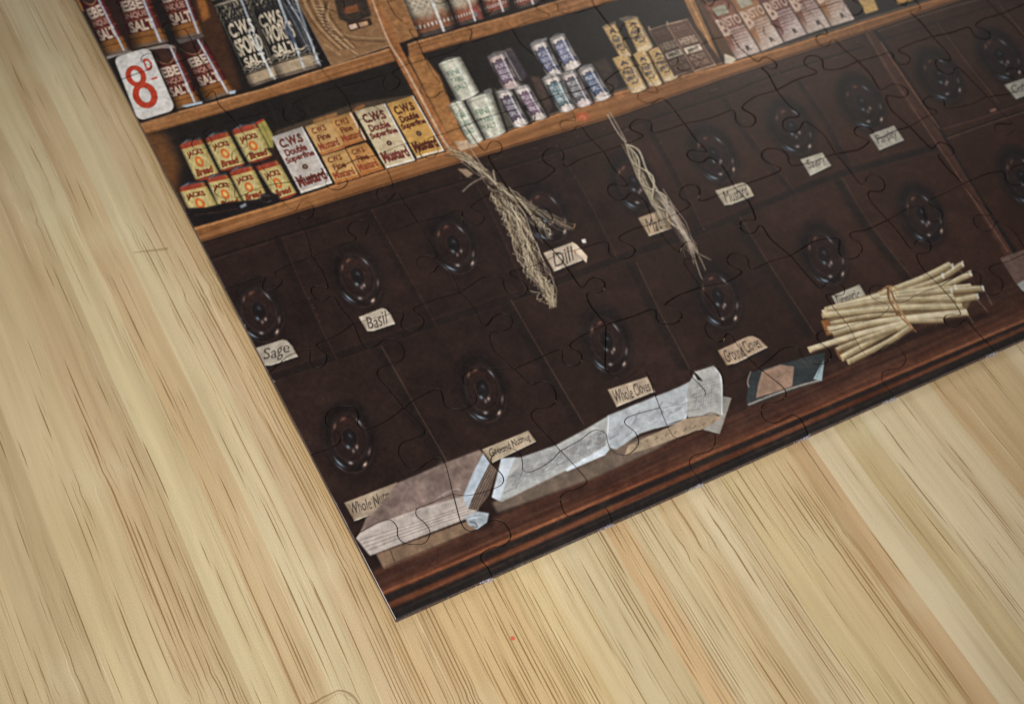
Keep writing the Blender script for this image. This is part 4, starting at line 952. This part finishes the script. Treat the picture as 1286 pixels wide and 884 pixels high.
# half of a small knot at the board's near side
kx, ky = sheet((416, 897))
kn = math_(nt, 'ADD', math_(nt, 'POWER', math_(nt, 'DIVIDE', math_(nt, 'SUBTRACT', X, kx), .0066), 4), math_(nt, 'POWER', math_(nt, 'DIVIDE', math_(nt, 'SUBTRACT', Y, ky), .0052), 4))
kn = math_(nt, 'ADD', kn, math_(nt, 'MULTIPLY', math_(nt, 'SUBTRACT', noise(nt, geo.outputs['Position'], 260, 2), .5), .9))
kring = ramp(nt, kn, [(.30, (0, 0, 0)), (.36, (.8, .8, .8)), (.42, (.1, .1, .1)), (.55, (0, 0, 0)), (.80, (.9, .9, .9)), (.90, (.9, .9, .9)), (1, (0, 0, 0))])
cc = mixc(nt, math_(nt, 'MULTIPLY', kring, .7), cc, lin(112, 82, 40)+(1,))
# small red paint speck
sx, sy = sheet((645, 797))
vd = N(nt, 'ShaderNodeVectorMath', operation='DISTANCE'); nt.links.new(geo.outputs['Position'], vd.inputs[0]); vd.inputs[1].default_value = (sx, sy, 0)
dd = math_(nt, 'ADD', vd.outputs['Value'], math_(nt, 'MULTIPLY', math_(nt, 'SUBTRACT', noise(nt, geo.outputs['Position'], 2500, 2), .5), .0009))
cc = mixc(nt, math_(nt, 'MULTIPLY', math_(nt, 'LESS_THAN', dd, .00055), .85), cc, lin(196, 74, 54)+(1,))
nt.links.new(cc, bs.inputs['Base Color'])
hgt = math_(nt, 'SUBTRACT', math_(nt, 'MULTIPLY', spk, .12), math_(nt, 'MULTIPLY', fib, .5))
nt.links.new(bump(nt, hgt, .35, .00012), bs.inputs['Normal'])
bs.inputs['Roughness'].default_value = .48; bs.inputs['Specular IOR Level'].default_value = .35

# ------------------------------------------------------------------ geometry helpers
def link_mesh(name, verts, faces, mats, parent=None, smooth=None, midx=None):
    me = bpy.data.meshes.new(name); me.from_pydata(verts, [], faces)
    for m in mats: me.materials.append(m)
    if midx is not None: me.polygons.foreach_set('material_index', midx)
    if smooth is not None: me.polygons.foreach_set('use_smooth', smooth)
    me.update()
    o = bpy.data.objects.new(name, me); col.objects.link(o)
    if parent is not None: o.parent = parent
    return o

# --- the bamboo table
vt = [(-.75, -.6), (.95, -.6), (.95, .95), (-.75, .95)]
verts = [(x, y, 0) for x, y in vt]+[(x, y, -.022) for x, y in vt]
table = link_mesh("table_surface", verts, [(0, 1, 2, 3), (7, 6, 5, 4), (0, 4, 5, 1), (1, 5, 6, 2), (2, 6, 7, 3), (3, 7, 4, 0)], [m_bam])
table['kind'] = 'structure'; table['label'] = 'pale bamboo board with dark fibre streaks lying under the puzzle'; table['category'] = 'table'

# --- the jigsaw puzzle
puzzle = bpy.data.objects.new("jigsaw_puzzle", None); col.objects.link(puzzle)
puzzle['label'] = 'assembled glossy jigsaw puzzle printed with an old grocer shop of tins and spice drawers'
puzzle['category'] = 'jigsaw puzzle'
XB = [0, .0250, .0555, .0825, .1128, .1408, .1727, .2010, .2290, .2570, SX]
YB = [0, .0226, .0492, .0752, .1018, .1280, .1550, .1815, .2080, SY]
NC, NR = len(XB)-1, len(YB)-1
rj = random.Random(11)
J = {}
for c in range(NC+1):
    for r in range(NR+1):
        x, y = XB[c], YB[r]
        if 0 < c < NC and 0 < r: x += rj.uniform(-.0012, .0012)
        if 0 < r < NR and 0 < c: y += rj.uniform(-.0012, .0012)
        J[c, r] = (x, y)
for k, p in {(1, 0): (617, 722), (2, 0): (767, 653), (3, 0): (882, 607), (4, 0): (1016, 547), (5, 0): (1124, 498)}.items():
    J[k] = (sheet(p)[0], 0.0)
for k, p in {(0, 1): (442, 678), (0, 2): (389, 571), (0, 3): (334, 470), (0, 4): (278, 365)}.items():
    J[k] = (0.0, sheet(p)[1])
for k, p in {(1, 1): (569, 620), (1, 2): (507, 512), (1, 3): (444, 406), (2, 1): (704, 566), (3, 1): (829, 512), (4, 1): (953, 462), (5, 1): (1066, 409)}.items():
    J[k] = sheet(p)
V_CUT = {(1, 0): [(612, 712), (604, 702), (606, 694), (619, 687), (632, 685), (641, 676), (640, 667), (632, 656), (619, 653), (609, 658), (599, 665), (588, 666), (579, 656)],
         (1, 1): [(559, 582), (549, 575), (537, 580), (524, 590), (512, 587), (501, 570), (504, 557), (519, 550), (533, 544), (527, 532)],
         (1, 2): [(489, 490), (474, 472), (477, 462), (489, 457), (504, 452), (507, 440), (497, 427), (482, 427), (469, 436), (457, 435), (450, 422)],
         (2, 0): [(763, 641), (754, 635), (742, 637), (728, 645), (714, 648), (706, 638), (704, 624), (712, 617), (724, 614), (736, 607), (735, 600), (719, 582)],
         (2, 1): [(692, 552), (672, 530), (667, 520), (675, 513), (690, 511), (698, 503), (697, 491), (690, 482), (678, 479), (666, 482)],
         (3, 0): [(876, 598), (868, 588), (866, 579), (871, 572), (882, 569), (893, 565), (898, 556), (897, 545), (888, 541), (874, 541), (862, 547), (850, 550), (843, 544), (836, 530)],
         (3, 1): [(822, 494), (815, 474), (810, 466), (802, 465), (795, 469), (784, 476), (771, 474), (761, 464), (760, 454)],
         (4, 0): [(1008, 530), (1002, 523), (994, 521), (985, 526), (972, 531), (960, 526), (956, 515), (961, 507), (975, 505), (985, 500), (987, 492), (980, 483), (966, 472)],
         (5, 0): [(1116, 489), (1108, 478), (1109, 468), (1118, 464), (1131, 462), (1138, 452), (1134, 442), (1126, 434), (1114, 433), (1105, 440), (1095, 447), (1086, 444), (1078, 432)]}
H_CUT = {(0, 1): [(455, 666), (485, 652), (498, 660), (500, 674), (510, 682), (532, 682), (540, 669), (534, 657), (523, 647), (524, 638), (537, 633)],
         (1, 1): [(585, 622), (602, 619), (621, 613), (631, 607), (631, 597), (618, 582), (618, 573), (629, 564), (640, 562), (651, 567), (656, 578), (657, 590), (668, 592), (690, 580)],
         (2, 1): [(729, 552), (742, 542), (752, 540), (761, 545), (764, 558), (772, 568), (787, 571), (799, 562), (802, 553), (797, 542), (785, 532), (787, 525), (799, 520)],
         (3, 1): [(861, 506), (881, 501), (886, 493), (881, 485), (869, 472), (869, 465), (879, 459), (891, 457), (902, 462), (907, 473), (910, 483), (925, 479)],
         (4, 1): [(965, 453), (980, 440), (992, 436), (1003, 438), (1008, 448), (1018, 456), (1034, 457), (1044, 448), (1040, 438), (1030, 430), (1026, 422), (1032, 416), (1046, 415)],
         (0, 2): [(412, 563), (425, 557), (427, 548), (420, 540), (410, 534), (409, 522), (418, 513), (432, 510), (445, 512), (450, 522), (449, 533), (460, 539), (485, 528)],
         (1, 2): [(520, 502), (540, 491), (551, 489), (556, 497), (558, 508), (569, 514), (585, 513), (598, 503), (595, 490), (583, 482), (582, 472), (592, 464), (606, 463)]}
def tab(p, q, side, rr):
    """a cut with one knob between two junctions"""
    p = np.array(p); q = np.array(q); d = q-p; L = np.linalg.norm(d); n = np.array([-d[1], d[0]])/L*side; t = d/L
    o = rr.uniform(-.07, .07); sk = rr.uniform(-.10, .10); h = rr.uniform(.21, .27)*L; w = rr.uniform(.085, .115)*L; b = rr.uniform(-.07, .07)*L
    mid = .5+o
    ctrl = [(.14, b*.5), (.28, b*.9)]
    out = [tuple(p)]+[tuple(p+d*a+n*c_) for a, c_ in ctrl]
    shp = [(-.75, .06), (-.55, .24), (-1.0, .55), (-.98, .82), (-.35, 1.02), (.35, 1.02), (.98, .82), (1.0, .55), (.55, .24), (.75, .06)]
    for a, c_ in shp: out.append(tuple(p+d*mid+t*(a*w+sk*c_*L*.6)+n*(c_*h+b*.4*(1-c_))))
    out += [tuple(p+d*.76-n*b*.3), tuple(p+d*.88-n*b*.2), tuple(q)]
    return out
VE, HE = {}, {}
for c in range(NC+1):
    for r in range(NR):
        a, b = J[c, r], J[c, r+1]
        if c in (0, NC): VE[c, r] = [a, b]
        elif (c, r) in V_CUT: VE[c, r] = spline([a]+[sheet(p) for p in V_CUT[c, r]]+[b], 6)
        else: VE[c, r] = spline(tab(a, b, rj.choice((-1, 1)), rj), 5)
for c in range(NC):
    for r in range(NR+1):
        a, b = J[c, r], J[c+1, r]
        if r in (0, NR): HE[c, r] = [a, b]
        elif (c, r) in H_CUT: HE[c, r] = spline([a]+[sheet(p) for p in H_CUT[c, r]]+[b], 6)
        else: HE[c, r] = spline(tab(a, b, rj.choice((-1, 1)), rj), 5)

LABELS = {}
LABELS.update({
    (0, 0): "corner piece printed with the folded brown manuscript", (1, 0): "edge piece printed with the ledge below the newspaper start",
    (2, 0): "edge piece printed with the ledge under the middle newspaper", (3, 0): "edge piece printed with the ledge past the newspaper end",
    (4, 0): "edge piece printed with the dark booklet's corner", (5, 0): "edge piece printed with the ledge below the tied sticks",
    (0, 1): "left edge piece printed with the lowest left drawer knob", (1, 1): "piece printed with the Ground Nutmeg label above the manuscript",
    (2, 1): "piece printed with the Whole Cloves label", (3, 1): "piece printed with the raised end of the newspaper",
    (4, 1): "piece printed with the Ground Cloves label", (5, 1): "piece printed with the left ends of the tied sticks", (6, 1): "piece printed with the right ends of the tied sticks",
    (2, 2): "piece printed with the tail of the dried herb bunch", (5, 2): "piece printed with the Savory label's drawer row",
    (0, 3): "left edge piece printed with the Sage drawer", (1, 3): "piece printed with the Basil drawer knob", (2, 3): "piece printed with an unlabelled drawer knob beside the herb bunch",
    (4, 3): "piece printed with the Mace drawer and hanging twine", (6, 3): "piece printed with the Parsley drawer knob",
    (0, 4): "left edge piece printed with the shelf board under the yellow tins", (2, 4): "piece printed with the top of the dried herb bunch",
    (4, 4): "piece printed with the top of the twine braid", (5, 4): "piece printed with the shelf edge under the herb boxes",
    (0, 5): "left edge piece printed with yellow stock tins", (1, 5): "piece printed with the white mustard box", (2, 5): "piece printed with the golden mustard box by the divider",
    (3, 5): "piece printed with pale green salt tins", (4, 5): "piece printed with small purple and blue spice tins", (5, 5): "piece printed with cream herb tins",
    (0, 6): "left edge piece printed with the red 8D price card", (1, 6): "piece printed with the black salt tins' bases", (2, 6): "piece printed with the sepia show card",
    (3, 6): "piece printed with tall cream tins", (0, 7): "left edge piece printed with red salt tins"})
def offset_loop(P, d):
    """move every point of a counter-clockwise loop inwards by d"""
    n = len(P); out = []
    for i in range(n):
        a = P[i-1]; b = P[i]; c = P[(i+1) % n]
        e1 = b-a; e2 = c-b; l1 = np.linalg.norm(e1); l2 = np.linalg.norm(e2)
        n1 = np.array([-e1[1], e1[0]])/max(l1, 1e-9); n2 = np.array([-e2[1], e2[0]])/max(l2, 1e-9)
        m = n1+n2; lm = np.linalg.norm(m)
        m = m/lm if lm > 1e-6 else n1
        k = 1/max(.55, float(np.dot(m, n1)))
        out.append(b+m*d*k)
    return out
rp = random.Random(5)
for r in range(NR):
    for c in range(NC):
        loop = HE[c, r][:-1]+VE[c+1, r][:-1]+HE[c, r+1][::-1][:-1]+VE[c, r][::-1][:-1]
        P = [np.array(p) for p in loop]
        Q = [P[0]]
        for p in P[1:]:
            if np.linalg.norm(p-Q[-1]) > 5e-5: Q.append(p)
        P = Q
        n = len(P)
        sx_, sy_ = rp.uniform(-7.5e-5, 7.5e-5), rp.uniform(-7.5e-5, 7.5e-5)
        if c == 0: sx_ = abs(sx_)*.6
        if r == 0: sy_ = abs(sy_)*.6
        dz = rp.uniform(-3.5e-5, 3.5e-5); tx_, ty_ = rp.uniform(-.0022, .0022), rp.uniform(-.0022, .0022)
        cx_ = sum(p[0] for p in P)/n; cy_ = sum(p[1] for p in P)/n
        rings = []
        for d, z in ((6.8e-5, 0), (6.6e-5, T-2.6e-4), (9.6e-5, T-1.0e-4), (1.4e-4, T-2.8e-5), (2.3e-4, T)):
            rings.append([(p[0]+sx_, p[1]+sy_, z+(dz+tx_*(p[0]-cx_)+ty_*(p[1]-cy_) if z > 0 else 0)) for p in offset_loop(P, d)])
        verts = [v for ring in rings for v in ring]
        faces = []; mi = []; smt = []
        for k in range(len(rings)-1):
            for i in range(n):
                j = (i+1) % n; faces.append((k*n+i, k*n+j, (k+1)*n+j, (k+1)*n+i)); smt.append(k > 0)
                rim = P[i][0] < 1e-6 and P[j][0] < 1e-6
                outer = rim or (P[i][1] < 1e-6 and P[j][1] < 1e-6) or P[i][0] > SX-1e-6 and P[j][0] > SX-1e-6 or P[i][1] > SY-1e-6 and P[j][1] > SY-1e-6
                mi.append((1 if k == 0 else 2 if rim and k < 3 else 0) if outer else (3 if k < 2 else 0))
        top = (len(rings)-1)*n
        faces.append(tuple(top+i for i in range(n))); mi.append(0); smt.append(False)
        faces.append(tuple(range(n-1, -1, -1))); mi.append(1); smt.append(False)
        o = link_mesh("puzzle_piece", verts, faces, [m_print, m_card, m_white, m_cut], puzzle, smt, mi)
        uv = o.data.uv_layers.new(name="sheet")
        li = np.zeros(len(o.data.loops), np.int32); o.data.loops.foreach_get('vertex_index', li)
        V = np.array(verts)[:, :2][li]; V[:, 0] = (V[:, 0]-sx_)/SX; V[:, 1] = (V[:, 1]-sy_)/SY
        uv.data.foreach_set('uv', V.astype(np.float32).ravel())
        if (c, r) in LABELS: o['label'] = LABELS[c, r]
        # torn fibres left by the die at the outer ends of the cuts
        if r == 0 and 1 <= c <= 6:
            px, py = J[c, 0]; fv = []; ff = []
            rf = random.Random(c*3)
            for q in range(46):
                # the fluff trails to the left of the cut, thickest at the cut itself
                t = abs(rf.gauss(0, .42)); bx = px+.0002-t*.0042; by = -rf.random()*.00055*(1-min(t, 1)*.6); bz = T*(.30+.55*rf.random())
                ln = .0003+.0005*rf.random(); an = rf.uniform(-.6, .6)+(math.pi if rf.random() < .5 else 0); el = rf.uniform(-.5, .5); w = .00004+.00004*rf.random()
                dx, dy, dz_ = math.cos(an)*ln, math.sin(an)*ln*.35, el*ln
                i0 = len(fv)
                fv += [(bx, by, bz-w), (bx, by-w, bz+w), (bx, by+w, bz+w), (bx+dx, by+dy, bz+dz_-w*.5), (bx+dx, by+dy-w*.5, bz+dz_+w*.5), (bx+dx, by+dy+w*.5, bz+dz_+w*.5)]
                ff += [(i0, i0+1, i0+4, i0+3), (i0+1, i0+2, i0+5, i0+4), (i0+2, i0, i0+3, i0+5), (i0, i0+2, i0+1), (i0+3, i0+4, i0+5)]
            link_mesh("torn_edge_fibre", fv, ff, [m_fluff], o)
